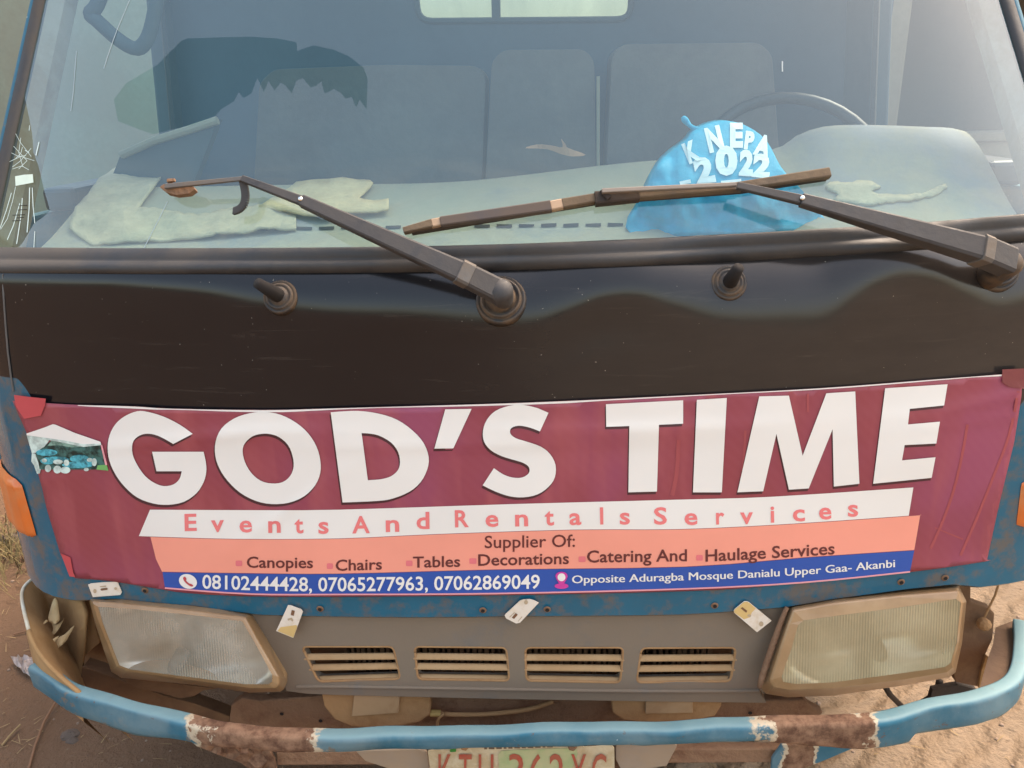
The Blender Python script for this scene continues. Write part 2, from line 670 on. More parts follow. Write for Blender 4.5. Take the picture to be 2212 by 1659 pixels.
ZW = 1.268
WS = tan(radians(31))
def bowW(x):
    a = abs(x)
    return .062*(a/.8)**2.4 + .022*(max(0, min(a, 1.0)-.70)/.2)**2
YW0 = .075
def Wd(x, z):
    return YW0+bowW(x)+(z-ZW)*WS

# banner: follows the panel, with two soft folds along it
def fold_z(x):
    return lerp(FOLD, x)
FOLD = [(lambda p: (p.x, p.z))(hit(F0, a, b)) for a, b in ((60, 985), (350, 950), (560, 930), (1100, 930), (1480, 922), (1760, 908), (2000, 893), (2190, 850))]
FOLD2 = [(lambda p: (p.x, p.z))(hit(F0, a, b)) for a, b in ((60, 1040), (350, 985), (560, 958), (1100, 956), (1480, 945), (1760, 938), (2000, 918), (2190, 890))]
def BN(x, z):
    y = bow(x)+(z-.65)*.06
    d = z-lerp(FOLD, x)
    d2 = z-lerp(FOLD2, x)
    y -= .0036*math.exp(-(d/.012)**2)*(.6+.4*sin(x*9))
    y -= .0026*math.exp(-(d2/.010)**2)*(.6+.4*sin(x*6+2))
    y -= .0016*sin(x*13+z*9)*sin(z*17-x*5)
    q = x+.42
    y -= .002*math.exp(-((z-.82-.7*q)/.012)**2)*math.exp(-(q/.12)**2)
    # the far right end bulges loose
    y -= .006*math.exp(-((x-.70)/.10)**2-((z-.93)/.08)**2)
    return y

TRUCK = empty('truck', (0, .9, 0))
tag(TRUCK, 'old blue truck with black vinyl across its front and a dusty windscreen', 'truck')

# ------------------------------------------------------------------ front panel
def black_vinyl():
    m, N, L = new_mat('front_panel_black_and_blue')
    p = N['Principled BSDF']
    tc = N.new('ShaderNodeTexCoord').outputs['Object']
    sx = N.new('ShaderNodeSeparateXYZ')
    L.new(tc, sx.inputs[0])
    n1 = noise(N, L, 3.5, 5, .6, tc)
    blk = mixc(N, L, n1, (.0045, .0050, .0065), (.0090, .0096, .0118))
    sc_ = noise(N, L, 9, 7, .72, tc, stretch=(.5, 1, 7), dist=.6)
    blk = mixc(N, L, mth(N, L, 'MULTIPLY', sstep(N, L, sc_, .56, .74), .10), blk, (.20, .17, .14))
    sm = noise(N, L, 6, 6, .65, tc, stretch=(1, 1, 4))
    # dustier to the right of the panel
    side = sstep(N, L, sx.outputs[0], -.35, .75)
    dfac = mth(N, L, 'MULTIPLY', mth(N, L, 'MULTIPLY_ADD', side, .22), mth(N, L, 'ADD', .45, sm))
    dfac.node.inputs[0].default_value = 1
    sd = mth(N, L, 'MULTIPLY', side, .12)
    sd = mth(N, L, 'ADD', sd, .004)
    dfac = mth(N, L, 'MULTIPLY', sd, mth(N, L, 'ADD', .5, sm))
    blk = mixc(N, L, dfac, blk, (.20, .155, .12))
    sp = noise(N, L, 210, 1, .4, tc)
    blk = mixc(N, L, sstep(N, L, sp, .80, .82), blk, (.22, .2, .17))
    nb = noise(N, L, 7, 5, .6, tc)
    blue = mixc(N, L, nb, (.007, .075, .125), (.016, .145, .235))
    st = noise(N, L, 17, 6, .7, tc)
    blue = mixc(N, L, mth(N, L, 'MULTIPLY', sstep(N, L, st, .46, .66), .68), blue, (.15, .10, .06))
    # the vinyl ends along a line that drops towards the corners
    ax = mth(N, L, 'ABSOLUTE', sx.outputs[0])
    line = mth(N, L, 'MULTIPLY_ADD', sstep(N, L, ax, .84, .90), .085)
    line.node.inputs[2].default_value = .965
    f = sstep(N, L, mth(N, L, 'SUBTRACT', sx.outputs[2], line), -.0015, .0015)
    c = mixc(N, L, f, blue, blk)
    L.new(c, p.inputs['Base Color'])
    rg = mth(N, L, 'MULTIPLY_ADD', sm, .14)
    rg.node.inputs[2].default_value = .09
    L.new(rg, p.inputs['Roughness'])
    p.inputs['Specular IOR Level'].default_value = .48
    L.new(bump(N, L, noise(N, L, 5, 3, .5, tc), .05, .02), p.inputs['Normal'])
    return m
M['front'] = black_vinyl()

PB = [(-60, 1290), (100, 1284), (162, 1296), (250, 1292), (420, 1308), (560, 1328), (735, 1332), (1100, 1331), (1480, 1327), (1700, 1310),
      (1800, 1293), (1960, 1272), (2060, 1262), (2120, 1268), (2160, 1272), (2212, 1262), (2280, 1255)]
PBX = [(lambda p: (p.x, p.z))(hit(F0, a, b)) for a, b in PB if 100 < a < 2130]
def front_panel():
    xs = []
    n = 150
    for i in range(n+1):
        xs.append(-(XB-.005)+2*(XB-.005)*i/n)
    ang = [k*pi/2/9 for k in range(1, 10)]
    cor = [(XB+RC*sin(a), 1) for a in ang]
    plan = [(-x, ) for x, _ in reversed(cor)] + [(x, ) for x in xs] + [(x, ) for x, _ in cor]
    rows = 70
    V, Fc = [], []
    for (x,) in plan:
        xx = max(-(XB+RC-.0005), min(XB+RC-.0005, x))
        zb = lerp(PBX, xx)
        zt = lerp(TOPX, xx)+.010
        for j in range(rows+1):
            t = j/rows
            t = t**.8
            z = zb+(zt-zb)*t
            V.append(Vector((xx, F(xx, z), z)))
    m = rows+1
    for i in range(len(plan)-1):
        for j in range(rows):
            a = i*m+j
            Fc.append((a, a+m, a+m+1, a+1))
    b = MB()
    b.add(V, Fc)
    # folded lower flange
    V2, F2 = [], []
    for i, (x,) in enumerate(plan):
        p = V[i*m]
        V2 += [p, p+Vector((0, .006, -.006)), p+Vector((0, .05, -.008))]
    for i in range(len(plan)-1):
        for j in range(2):
            a = i*3+j
            F2.append((a, a+1, a+4, a+3))
    b.add(V2, F2)
    return b.build('front_panel', M['front'], TRUCK, smooth=True)
front_panel()

def dot_on(S, px, py, r, off, name, m, parent=TRUCK, rust=True):
    p = hit(S, px, py, off)
    b = MB()
    if rust:
        b.lathe(p+Vector((0, .001, 0)), (0, -1, -.05), [(r*1.9, 0), (r*1.2, .0012), (r, .0012), (r*.9, -.002)], 14, 0)
    b.disc(p+Vector((0, -.0016, 0)), (0, -1, 0), r, 14, 1 if rust else 0)
    return b.build(name, [M['rust'], m] if rust else m, parent)
for (a, b_) in ((313, 1276), (691, 1316), (1043, 1319), (1182, 1317), (1544, 1309), (1947, 1258), (2042, 1249)):
    dot_on(F0, a, b_, .0035, .003, 'screw_hole', M['hole'])

# seam of the corner panel at the left
b = MB()
b.tube([hit(F, x, y, .0005) for x, y in ((6, 592), (8, 640), (12, 700), (17, 760), (24, 815), (29, 845))], .0016, 6)
b.build('panel_seam', mat('seam_grey', (.10, .10, .10), .5), TRUCK)

# ------------------------------------------------------------------ windscreen gasket, glass, pillars
def gasket():
    b = MB()
    rings = []
    n = 90
    for i in range(n+1):
        px = -75+2390*i/n
        pt = hit(Wd, px, smooth_tab(GT, px)-3, .004)
        pb = hit(F, px, smooth_tab(GB, px)+1, .002)
        d = pt-pb
        nrm = Vector((0, -.72, .55)).normalized()
        prof = [(0, -.012), (0, .0), (.05, .005), (.14, .009), (.28, .0095), (.42, .006), (.47, .0045), (.53, .006), (.70, .0075), (.88, .007), (.97, .003), (1.0, .0), (1.0, -.012)]
        rings.append([pb+d*t+nrm*h for t, h in prof])
    b.loft(rings)
    return b.build('windscreen_gasket', M['rubber'], TRUCK, smooth=True)
gasket()

LINER = [(30, -480), (30, -480)]
def left_line(o, y):     # the glass edge on the left pillar, o px outwards
    return 96-o-(96/441.0)*y
def right_line(o, y):
    return 2161+o+(51/168.0)*y
def pillar(side):
    b = MB()
    rings, rings2, rings3 = [], [], []
    ys = [-620, -450, -300, -150, -50, 0, 60, 120, 180, 240, 320, 400, 480, 540, 580] if side < 0 else [-620, -450, -300, -150, -50, 0, 60, 120, 180, 260, 340, 420, 500]
    for y in ys:
        L_ = left_line if side < 0 else right_line
        sgn = -1 if side < 0 else 1
        e0 = hit(Wd, L_(0, y), y, .002)
        ou = Vector((sgn*.80, .60, 0))
        up_ = Vector((sgn*.35, -.70, .35))
        e1 = e0+ou*.010+up_*.009
        e2 = e0+ou*.022+up_*.013
        e3 = e0+ou*.034+up_*.008
        e4 = e0+ou*.040
        back = Vector((0, .03, 0))
        rings.append([e0+back*.5, e0, e1, e2, e3, e4, e4+back])
        o1 = e0+ou*.038+up_*.002
        w_ = Vector((sgn*.026, .030, 0))
        w2 = Vector((sgn*.034, .11, 0))
        rings2.append([o1+back*.6, o1, o1+w_*.5+up_*.007, o1+w_, o1+w2, o1+Vector((0, .11, 0))])
        rings3.append([e0+Vector((0, .012, 0)), e0+Vector((-sgn*.022, .03, 0)), e0+Vector((-sgn*.022, .075, 0)), e0+Vector((sgn*.02, .075, 0))])
    b.loft(rings)
    b.build('pillar_gasket', M['rubber'], TRUCK, smooth=True)
    b = MB()
    b.loft(rings2)
    b.build('windscreen_pillar', M['blue_paint'], TRUCK, smooth=True)
    b = MB()
    b.loft(rings3)
    b.build('pillar_trim', M['pillar_trim'], TRUCK)
M['pillar_trim'] = mat('pillar_trim', (.23, .16, .10), .7, dust=(.42, .40, .36), dust_amt=.3, dscale=5)
pillar(-1)
pillar(1)

def glass_mat(name, dust, dcol, tint, refl=2.7):
    m, N, L = new_mat(name)
    for n in list(N):
        if n.type == 'BSDF_PRINCIPLED':
            N.remove(n)
    out = [n for n in N if n.type == 'OUTPUT_MATERIAL'][0]
    tc = N.new('ShaderNodeTexCoord').outputs['Object']
    tr = N.new('ShaderNodeBsdfTransparent')
    tr.inputs[0].default_value = (*tint, 1)
    gl = N.new('ShaderNodeBsdfGlossy')
    gl.inputs['Roughness'].default_value = .06
    fr = N.new('ShaderNodeFresnel')
    geo = N.new('ShaderNodeNewGeometry')
    ior = mth(N, L, 'MULTIPLY_ADD', geo.outputs['Backfacing'], 1/1.5-1.5)
    ior.node.inputs[2].default_value = 1.5
    L.new(ior, fr.inputs['IOR'])
    mx = N.new('ShaderNodeMixShader')
    L.new(mth(N, L, 'MINIMUM', mth(N, L, 'MULTIPLY', fr.outputs[0], refl, True), .20), mx.inputs[0])
    L.new(tr.outputs[0], mx.inputs[1])
    L.new(gl.outputs[0], mx.inputs[2])
    df = N.new('ShaderNodeBsdfDiffuse')
    n0 = noise(N, L, 2.2, 5, .6, tc, dist=.5)
    c = mixc(N, L, n0, tuple(x*.85 for x in dcol), tuple(min(1, x*1.12) for x in dcol))
    L.new(c, df.inputs[0])
    n1 = noise(N, L, 4, 7, .65, tc, stretch=(1, 1, .45), dist=.6)
    n2 = noise(N, L, 420, 2, .6, tc)
    fac = mth(N, L, 'MULTIPLY', mth(N, L, 'ADD', .62, mth(N, L, 'MULTIPLY', n1, .75)), dust)
    fac = mth(N, L, 'MULTIPLY', fac, mth(N, L, 'ADD', .8, mth(N, L, 'MULTIPLY', n2, .4)), True)
    # tan dust that has gathered along the foot of the glass and in smears
    sz = N.new('ShaderNodeSeparateXYZ')
    L.new(tc, sz.inputs[0])
    foot = mth(N, L, 'SUBTRACT', 1.0, sstep(N, L, sz.outputs[2], 1.25, 1.46))
    n3 = noise(N, L, 5, 6, .65, tc, stretch=(1, 1, 2.5), dist=.8)
    foot = mth(N, L, 'MULTIPLY', mth(N, L, 'MULTIPLY', foot, sstep(N, L, n3, .32, .70)), dust*1.3, True)
    fac = mth(N, L, 'ADD', fac, foot, True)
    wf = mth(N, L, 'MULTIPLY', mth(N, L, 'DIVIDE', foot, fac), 1.0, True)
    c = mixc(N, L, wf, c, (.46, .39, .27))
    L.new(c, df.inputs[0])
    m2 = N.new('ShaderNodeMixShader')
    L.new(fac, m2.inputs[0])
    L.new(mx.outputs[0], m2.inputs[1])
    L.new(df.outputs[0], m2.inputs[2])
    L.new(m2.outputs[0], out.inputs['Surface'])
    return m
M['glass'] = glass_mat('dusty_glass', .150, (.19, .35, .42), (.76, .91, .93))
M['glass_painted_reflection'] = glass_mat('painted_reflection_glass', .10, (.12, .34, .42), (.66, .91, .93), 1.3)  # dark jagged reflection painted in as a less dusty, less glossy patch
M['glass_crack'] = glass_mat('cracked_glass', .04, (.35, .45, .42), (.66, .78, .74), .5)
M['glass_rear'] = glass_mat('rear_glass', .62, (.30, .36, .31), (.7, .78, .72), 1.0)
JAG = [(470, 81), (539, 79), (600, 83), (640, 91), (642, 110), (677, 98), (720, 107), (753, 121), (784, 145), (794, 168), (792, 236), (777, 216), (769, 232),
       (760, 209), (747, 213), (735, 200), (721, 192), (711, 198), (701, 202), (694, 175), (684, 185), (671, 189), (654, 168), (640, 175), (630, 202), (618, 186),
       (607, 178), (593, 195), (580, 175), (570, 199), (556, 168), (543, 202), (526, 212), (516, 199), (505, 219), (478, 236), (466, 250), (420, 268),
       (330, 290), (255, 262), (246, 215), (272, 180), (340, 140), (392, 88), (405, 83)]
CRK = [(30, 200), (52, 203), (62, 250), (70, 293), (72, 329), (83, 358), (94, 405), (108, 455), (92, 470), (74, 482), (49, 524), (40, 534), (-8, 534), (-8, 470)]
def windscreen():
    outer = [(left_line(2, -560), -560), (left_line(2, 0), 0), (left_line(2, 300), 300), (-20, 534)]
    outer += [(x, smooth_tab(GT, x)-1) for x in range(60, 2212, 100)]
    outer += [(2285, 458), (right_line(2, 250), 250), (right_line(2, 0), 0), (right_line(2, -560), -560)]
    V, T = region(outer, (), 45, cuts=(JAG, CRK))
    V3 = [hit(Wd, x, y) for x, y in V]
    b = MB()
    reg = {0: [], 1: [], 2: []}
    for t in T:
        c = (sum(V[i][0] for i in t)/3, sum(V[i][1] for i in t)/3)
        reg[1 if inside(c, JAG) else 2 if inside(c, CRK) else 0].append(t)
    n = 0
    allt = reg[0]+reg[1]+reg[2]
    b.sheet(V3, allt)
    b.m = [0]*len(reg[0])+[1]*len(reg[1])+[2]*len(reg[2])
    o = b.build('windscreen', [M['glass'], M['glass_painted_reflection'], M['glass_crack']], TRUCK, smooth=True)
    return o
WIND = windscreen()
M['scratch'] = mat('scratch', (.30, .36, .38), .5)
M['crack'] = mat('crack_line', (.62, .72, .66), .4)
def strip_on(b, S, pts, wpx, off, mi=0):
    for i in range(len(pts)-1):
        a, c = Vector(pts[i]), Vector(pts[i+1])
        d = (c-a).normalized()
        n = Vector((-d.y, d.x))*wpx/2
        q = [hit(S, *(a+n), off), hit(S, *(a-n), off), hit(S, *(c-n), off), hit(S, *(c+n), off)]
        b.sheet(q, [(0, 1, 2), (0, 2, 3)], None, mi)
b = MB()
Z1 = lambda x, y: (.2246*x, 203.3+.2246*y)
for ln, wd in (([(110, 950), (60, 1120), (0, 1290)], 1.4), ([(150, 890), (120, 1030), (70, 1200), (5, 1300)], 1.0), ([(190, 1050), (130, 1260), (70, 1400)], 1.6),
               ([(215, 1000), (200, 1180), (160, 1440)], 1.8), ([(285, 900), (280, 1100), (260, 1330)], 2.0), ([(310, 900), (318, 1080), (335, 1240)], 1.6),
               ([(335, 1320), (325, 1480)], 1.4), ([(375, 460), (345, 590)], 2.0), ([(215, 510), (200, 570), (150, 620)], 1), ([(240, 540), (280, 560)], 1.4),
               ([(150, 380), (200, 470), (300, 600)], .9), ([(130, 500), (260, 640), (180, 720)], .9), ([(300, 520), (200, 640), (120, 700)], .9),
               ([(200, 420), (180, 560), (220, 700)], .9), ([(90, 650), (200, 600), (330, 640)], .9), ([(280, 350), (285, 300)], 1.2),
               ([(120, 720), (210, 690), (280, 730)], .9), ([(100, 560), (180, 600), (250, 590)], .8)):
    b = MB()
    strip_on(b, Wd, [Z1(*p) for p in ln], wd, .0012)
    b.build('crack_line', M['crack'], WIND)
b = MB()
for ln, wd in (([(280, 0), (253, 64), (236, 111), (224, 148)], 1.6), ([(165, 110), (158, 200), (153, 240)], 1.2), ([(310, 538), (345, 470), (362, 435)], 1.8),
               ([(1690, 132), (1690, 155)], 3.2)):
    b = MB()
    strip_on(b, Wd, ln, wd, .001)
    b.build('scratch', M['scratch'], WIND)
b = MB()
V, T = region([Z1(*p) for p in ((145, 790), (230, 775), (315, 770), (322, 850), (240, 866), (150, 882))], step=20)
b.sheet([hit(Wd, x, y, .002) for x, y in V], T)
b.build('white_sticker', mat('sticker_white', (.66, .76, .64), .6), WIND)
b = MB()
for y, x0, x1 in ((1075, 180, 265), (1115, 170, 260), (1165, 120, 240), (1220, 115, 200), (1190, 160, 230)):
    strip_on(b, Wd, [Z1(x0, y), Z1(x1, y-6)], 1.6, .0016)
b.build('crack_stitch', M['hole'], WIND)

# ------------------------------------------------------------------ wipers
NW = Vector((0, -cos(radians(31)), sin(radians(31))))       # outward normal of the glass
def on_w(px, py, h):
    p = hit(Wd, px, py)
    # a point h metres off the glass that is seen at the same place
    d = ray(px, py).normalized()
    return p-d*(h/abs(d.dot(NW)))
def boot(px, py, r, parent=TRUCK):
    p = hit(F, px, py)
    ax = Vector((0, -.80, .52))
    b = MB()
    b.lathe(p+ax*(-.012), ax, [(r*1.12, 0), (r*1.10, .012), (r*1.0, .018), (r*.93, .012), (r*.90, .022), (r*.80, .026), (r*.78, .018), (r*.66, .024), (r*.58, .036), (r*.45, .04), (.001, .04)], 32)
    return b.build('wiper_boot', M['boot'], parent, smooth=True)
M['boot'] = mat('boot_rubber', (.03, .025, .022), .5, dust=(.17, .105, .055), dust_amt=.22, dscale=30, bumps=.05)
# left wiper: arm without a blade
boot(1082, 648, .037)
lw = MB()
P0 = hit(F, 1083, 632, .055)
A1 = on_w(1000, 590, .062)
A2 = on_w(652, 434, .050)
A3 = on_w(523, 386, .044)
lw.bar(P0, A1, .036, .034, .028, .026, NW, crown=.0)
lw.bar(A1+(A1-P0).normalized()*-.004, A2, .032, .019, .026, .015, NW, crown=.0)
lw.bar(A2, A3, .0155, .011, .010, .008, NW, crown=.0)
ARM_L = lw.build('wiper_arm', M['wiper'], TRUCK, bevel=.0012)
b = MB()
cA = A1+(P0-A1)*.04
b.bar(cA+(A1-P0).normalized()*.010, cA-(A1-P0).normalized()*.010, .0355, .036, .029, .029, NW, crown=.0)
b.build('arm_hinge', M['wiper_pale'], ARM_L, bevel=.001)
b = MB()
b.lathe(P0-Vector((0, -.80, .52))*.05, Vector((0, -.80, .52)), [(.016, 0), (.018, .03), (.019, .058), (.014, .066), (.001, .067)], 20)
b.build('pivot_cap', M['wiper'], ARM_L, smooth=True)
b = MB()
b.lathe(A2+NW*.006, NW, [(.0042, 0), (.004, .003), (.001, .0042)], 12)
b.build('rivet', mat('rivet_steel', (.8, .8, .8), .12, metal=1), ARM_L, smooth=True)
b = MB()
T0 = on_w(357, 403, .036)
b.bar(A3, T0, .0075, .0085, .004, .005, NW)
b.build('arm_tip_strap', M['wiper_pale'], ARM_L, bevel=.0008)
b = MB()
pts = [(345, 404), (352, 398), (370, 394), (395, 398), (418, 403), (421, 409), (408, 418), (380, 421), (360, 416)]
V, T = region(pts, step=12)
b.sheet([on_w(x, y, .030) for x, y in V], T, NW*-.012)
b.bar(on_w(362, 391, .034), on_w(378, 389, .034), .006, .005, .006, .005, NW)
b.build('blade_clip', M['rust'], ARM_L, bevel=.001)
b = MB()
hk = spline([(523, 386), (528, 405), (530, 425), (526, 442), (516, 452), (505, 456)], 4, False)
rings = [on_w(x, y, .040-.001*i) for i, (x, y) in enumerate(hk)]
for i in range(len(rings)-1):
    b.bar(rings[i], rings[i+1], .0125, .0125, .005, .005, NW)
b.build('arm_hook', M['wiper'], ARM_L)
# right wiper: arm and blade
boot(2150, 582, .034)
rw = MB()
Q0 = hit(F, 2180, 566, .075)
B1 = on_w(2118, 540, .070)
B2 = on_w(1730, 432, .052)
B3 = on_w(1592, 401, .040)
rw.bar(Q0, B1, .042, .041, .032, .032, NW, crown=.0)
rw.bar(B1, B2, .039, .019, .030, .015, NW, crown=.0)
rw.bar(B2, B3, .0155, .0115, .010, .008, NW, crown=.0)
ARM_R = rw.build('wiper_arm', M['wiper'], TRUCK, bevel=.0012)
b = MB()
dB = (Q0-B1).normalized()
b.bar(B1-dB*.006, B1+dB*.012, .0425, .043, .034, .034, NW, crown=.0)
b.build('arm_hinge', M['wiper_pale'], ARM_R, bevel=.001)
b = MB()
b.lathe(Q0+Vector((0, .80, -.52))*.075, Vector((0, -.80, .52)), [(.022, 0), (.021, .03), (.022, .072), (.015, .082), (.001, .083)], 20)
b.build('pivot_cap', M['boot'], ARM_R, smooth=True)
b = MB()
b.lathe(B2+NW*.006, NW, [(.0042, 0), (.004, .003), (.001, .0042)], 12)
b.build('rivet', mat('rivet_steel', (.75, .73, .7), .2, metal=1), ARM_R, smooth=True)
BLADE = MB()
def bl(x0, y0, x1, y1, w_, t, h, mi):
    BLADE.bar(on_w(x0, y0, h), on_w(x1, y1, h), w_[0], w_[1], t, t, NW, mi)
bl(872, 499, 935, 483, (.010, .014), .012, .012, 1)
bl(932, 484, 952, 480, (.014, .014), .011, .012, 2)
bl(952, 480, 1190, 446, (.016, .018), .013, .013, 0)
bl(1190, 446, 1215, 441, (.016, .016), .011, .012, 2)
bl(1215, 441, 1290, 428, (.016, .015), .012, .012, 1)
bl(1285, 430, 1380, 422, (.022, .019), .016, .014, 3)
bl(1380, 421, 1600, 404, (.015, .014), .013, .013, 1)
bl(1585, 405, 1791, 374, (.013, .0165), .013, .012, 1)
bl(1300, 413, 1590, 399, (.0075, .007), .007, .030, 4)
bl(1300, 411, 1316, 430, (.009, .009), .010, .022, 3)
BLO = BLADE.build('wiper_blade', [mat('blade_dark', (.06, .048, .048), .6, dust=(.12, .09, .07), dust_amt=.4), M['blade'], mat('blade_worn', (.40, .27, .17), .6, grain=.15), M['dark'], mat('blade_strap', (.20, .165, .135), .55, grain=.12)], ARM_R, bevel=.0012)
b = MB()
for (x0, y0), (x1, y1) in (((890, 503), (1290, 437)), ((1290, 437), (1600, 413)), ((1600, 413), (1785, 385))):
    b.bar(on_w(x0, y0, .005), on_w(x1, y1, .005), .006, .006, .009, .009, NW)
b.build('rubber_strip', M['dark'], BLO)

def nozzle(px, py, dirx):
    p = hit(F, px, py)
    ax = Vector((0, -.86, .45)).normalized()
    b = MB()
    b.lathe(p-ax*.008, ax, [(.029, 0), (.028, .010), (.025, .014), (.0235, .011), (.022, .015), (.0185, .018), (.017, .014), (.015, .019), (.008, .021), (.001, .021)], 28)
    o = b.build('washer_nozzle', M['boot'], TRUCK, smooth=True)
    b = MB()
    q0 = p+ax*.008
    q1 = p+ax*.040+Vector((dirx*.022, 0, .014))
    b.tube([q0, q0+(q1-q0)*.5, q1], [.0125, .0105, .0085], 14)
    b.build('nozzle_tip', M['hole'], o, smooth=True)
nozzle(606, 642, -1)
nozzle(1574, 612, .25)

# ------------------------------------------------------------------ banner
BAN = empty('banner', (0, 0, .7))
tag(BAN, 'maroon printed banner taped across the front of the blue truck, GOD\'S TIME in white', 'banner')
TOPL = [(27, 866), (98, 871), (168, 875), (286, 878), (371, 883), (573, 886), (733, 882), (1138, 870), (1466, 855), (1770, 839), (2006, 821), (2164, 809), (2208, 803)]
BOTL = [(162, 1249), (236, 1255), (337, 1271), (404, 1281), (539, 1288), (733, 1289), (1070, 1286), (1479, 1277), (1669, 1265), (1972, 1235), (2127, 1213), (2132, 1210)]
RIGHTL = [(2156, 1100), (2191, 954), (2207, 853)]
LEFTL = [(131, 1198), (101, 1100), (91, 1055), (57, 934)]
outer = spline(TOPL, 3, False)+[p for p in reversed(RIGHTL)]+list(reversed(spline(BOTL, 3, False)))+LEFTL
V, T = region(outer, step=12)
b = MB()
b.sheet([hit(BN, x, y, .0056) for x, y in V], T, (0, .0012, 0))
b.build('sheet', M['p_maroon'], BAN, smooth=True)

def put(b, outer, off, holes=(), step=12, mi=0, S=BN, thick=None):
    V, T = region(outer, holes, step)
    b.sheet([hit(S, x, y, off) for x, y in V], T, thick, mi)

# white paper edge along the top, tapes at the corners
b = MB()
tl = spline(TOPL[2:-1], 4, False)
wd = [1.5+3.0*abs(sin(i*.37))*(1 if (i < 22 or i > 34) else .4) for i in range(len(tl))]
put(b, tl+[(p[0], p[1]+wd[i]) for i, p in reversed(list(enumerate(tl)))], .0066, step=12)
b.build('paper_edge', M['p_white'], BAN)
b = MB()
put(b, [(30, 853), (60, 857), (99, 861), (97, 876), (88, 898), (52, 905), (34, 878)], .0078, step=10)
b.build('red_tape', M['p_tape'], BAN)
b = MB()
put(b, [(131, 1195), (152, 1204), (158, 1236), (163, 1247), (150, 1245)], .0078, step=10)
b.build('red_tape', M['p_tape'], BAN)
b = MB()
put(b, [(2165, 798), (2212, 796), (2214, 840), (2180, 836), (2165, 826)], .0078, step=10)
b.build('red_tape', mat('tape_dull', (.19, .045, .05), .35), BAN)
# printed light streaks on the right and left
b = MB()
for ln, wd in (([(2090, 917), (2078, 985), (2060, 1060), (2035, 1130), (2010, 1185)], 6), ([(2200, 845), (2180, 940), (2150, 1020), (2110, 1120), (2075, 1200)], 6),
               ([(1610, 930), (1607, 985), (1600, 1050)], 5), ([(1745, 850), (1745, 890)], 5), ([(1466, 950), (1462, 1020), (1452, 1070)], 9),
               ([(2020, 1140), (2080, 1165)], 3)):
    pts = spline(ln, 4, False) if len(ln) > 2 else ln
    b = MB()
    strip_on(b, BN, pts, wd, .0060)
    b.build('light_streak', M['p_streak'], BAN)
# strips
WTOP = [(324, 1101), (540, 1102), (733, 1101), (1104, 1089), (1479, 1079), (1669, 1073), (1973, 1053)]
WBOT = [(300, 1158), (505, 1164), (733, 1163), (935, 1154), (1239, 1144), (1466, 1143), (1700, 1132), (1963, 1114)]
b = MB()
put(b, spline(WTOP, 3, False)+list(reversed(spline(WBOT, 3, False))), .0062)
b.build('white_strip', M['p_white'], BAN, smooth=True)
OBOT = [(350, 1235), (539, 1238), (733, 1239), (1070, 1230), (1479, 1224), (1736, 1204), (1975, 1188)]
OTOP = [(325, 1160), (505, 1165), (733, 1164), (935, 1155), (1239, 1145), (1466, 1144), (1700, 1133), (1963, 1115), (1988, 1112)]
b = MB()
put(b, spline(OTOP, 3, False)+list(reversed(spline(OBOT, 3, False)))+[(337, 1208)], .0061)
b.build('orange_strip', M['p_orange'], BAN, smooth=True)
BBOT = [(356, 1269), (539, 1282), (733, 1283), (1070, 1281), (1479, 1271), (1736, 1257), (1966, 1234)]
BTOP = [(351, 1236), (539, 1239), (733, 1240), (1070, 1231), (1479, 1225), (1736, 1205), (1975, 1189)]
b = MB()
put(b, spline(BTOP, 3, False)+list(reversed(spline(BBOT, 3, False))), .0061)
b.build('blue_strip', M['p_blue'], BAN, smooth=True)
b = MB()
bb = spline(BBOT, 4, False)
put(b, [(p[0], p[1]-.5) for p in bb]+[(p[0], p[1]+2.8) for p in reversed(bb)], .0064, step=14)
b.build('pink_line', M['p_pinkline'], BAN)

# headline letters, outlines measured on the photo
c4 = lambda L_: [(.337*x, 549.6+.337*y) for x, y in L_]
c5 = lambda L_: [(733.3+.337*x, 549.6+.337*y) for x, y in L_]
c6 = lambda L_: [(1466.6+.337*x, 549.6+.337*y) for x, y in L_]
G_out = spline([(1235, 1150), (1150, 1090), (1050, 1040), (950, 1010), (880, 1005), (800, 1037), (740, 1088), (702, 1160), (690, 1240), (702, 1325), (740, 1410), (800, 1490), (880, 1558), (980, 1596), (1080, 1605),
                (1180, 1585), (1260, 1530), (1305, 1460), (1322, 1395), (1320, 1335), (1305, 1265)], 3, False)
G_in = spline([(1165, 1390), (1150, 1440), (1110, 1475), (1050, 1485), (990, 1465), (930, 1420), (880, 1350), (850, 1280), (850, 1210), (880, 1170), (930, 1150), (990, 1155), (1050, 1180), (1110, 1215)], 3, False)
G_ = c4(G_out+[(975, 1265), (1003, 1390)]+G_in)
O_ = c4(spline([(1600, 1018), (1500, 1052), (1420, 1115), (1382, 1200), (1380, 1290), (1408, 1375), (1460, 1452), (1540, 1528), (1640, 1580), (1740, 1600), (1850, 1592), (1950, 1550), (2020, 1480), (2053, 1400), (2053, 1320), (2030, 1235), (1978, 1150), (1900, 1080), (1800, 1028), (1700, 1010)], 3))
Oi = c4(spline([(1680, 1150), (1620, 1165), (1570, 1210), (1555, 1260), (1570, 1330), (1610, 1400), (1670, 1450), (1740, 1468), (1810, 1460), (1860, 1420), (1882, 1360), (1875, 1290), (1845, 1220), (1790, 1172), (1735, 1152)], 3))
D_ = c5([(-56, 1012)])+c5(spline([(0, 1007), (120, 1003), (250, 1020), (370, 1060), (470, 1130), (540, 1210), (572, 1300), (562, 1380), (520, 1460), (450, 1520), (350, 1562), (250, 1580), (20, 1590)], 3, False))
Di = c5([(142, 1145)]+spline([(180, 1147), (250, 1160), (330, 1205), (375, 1265), (388, 1330), (375, 1382), (330, 1422), (270, 1440), (225, 1445)], 3, False)+[(182, 1447)])
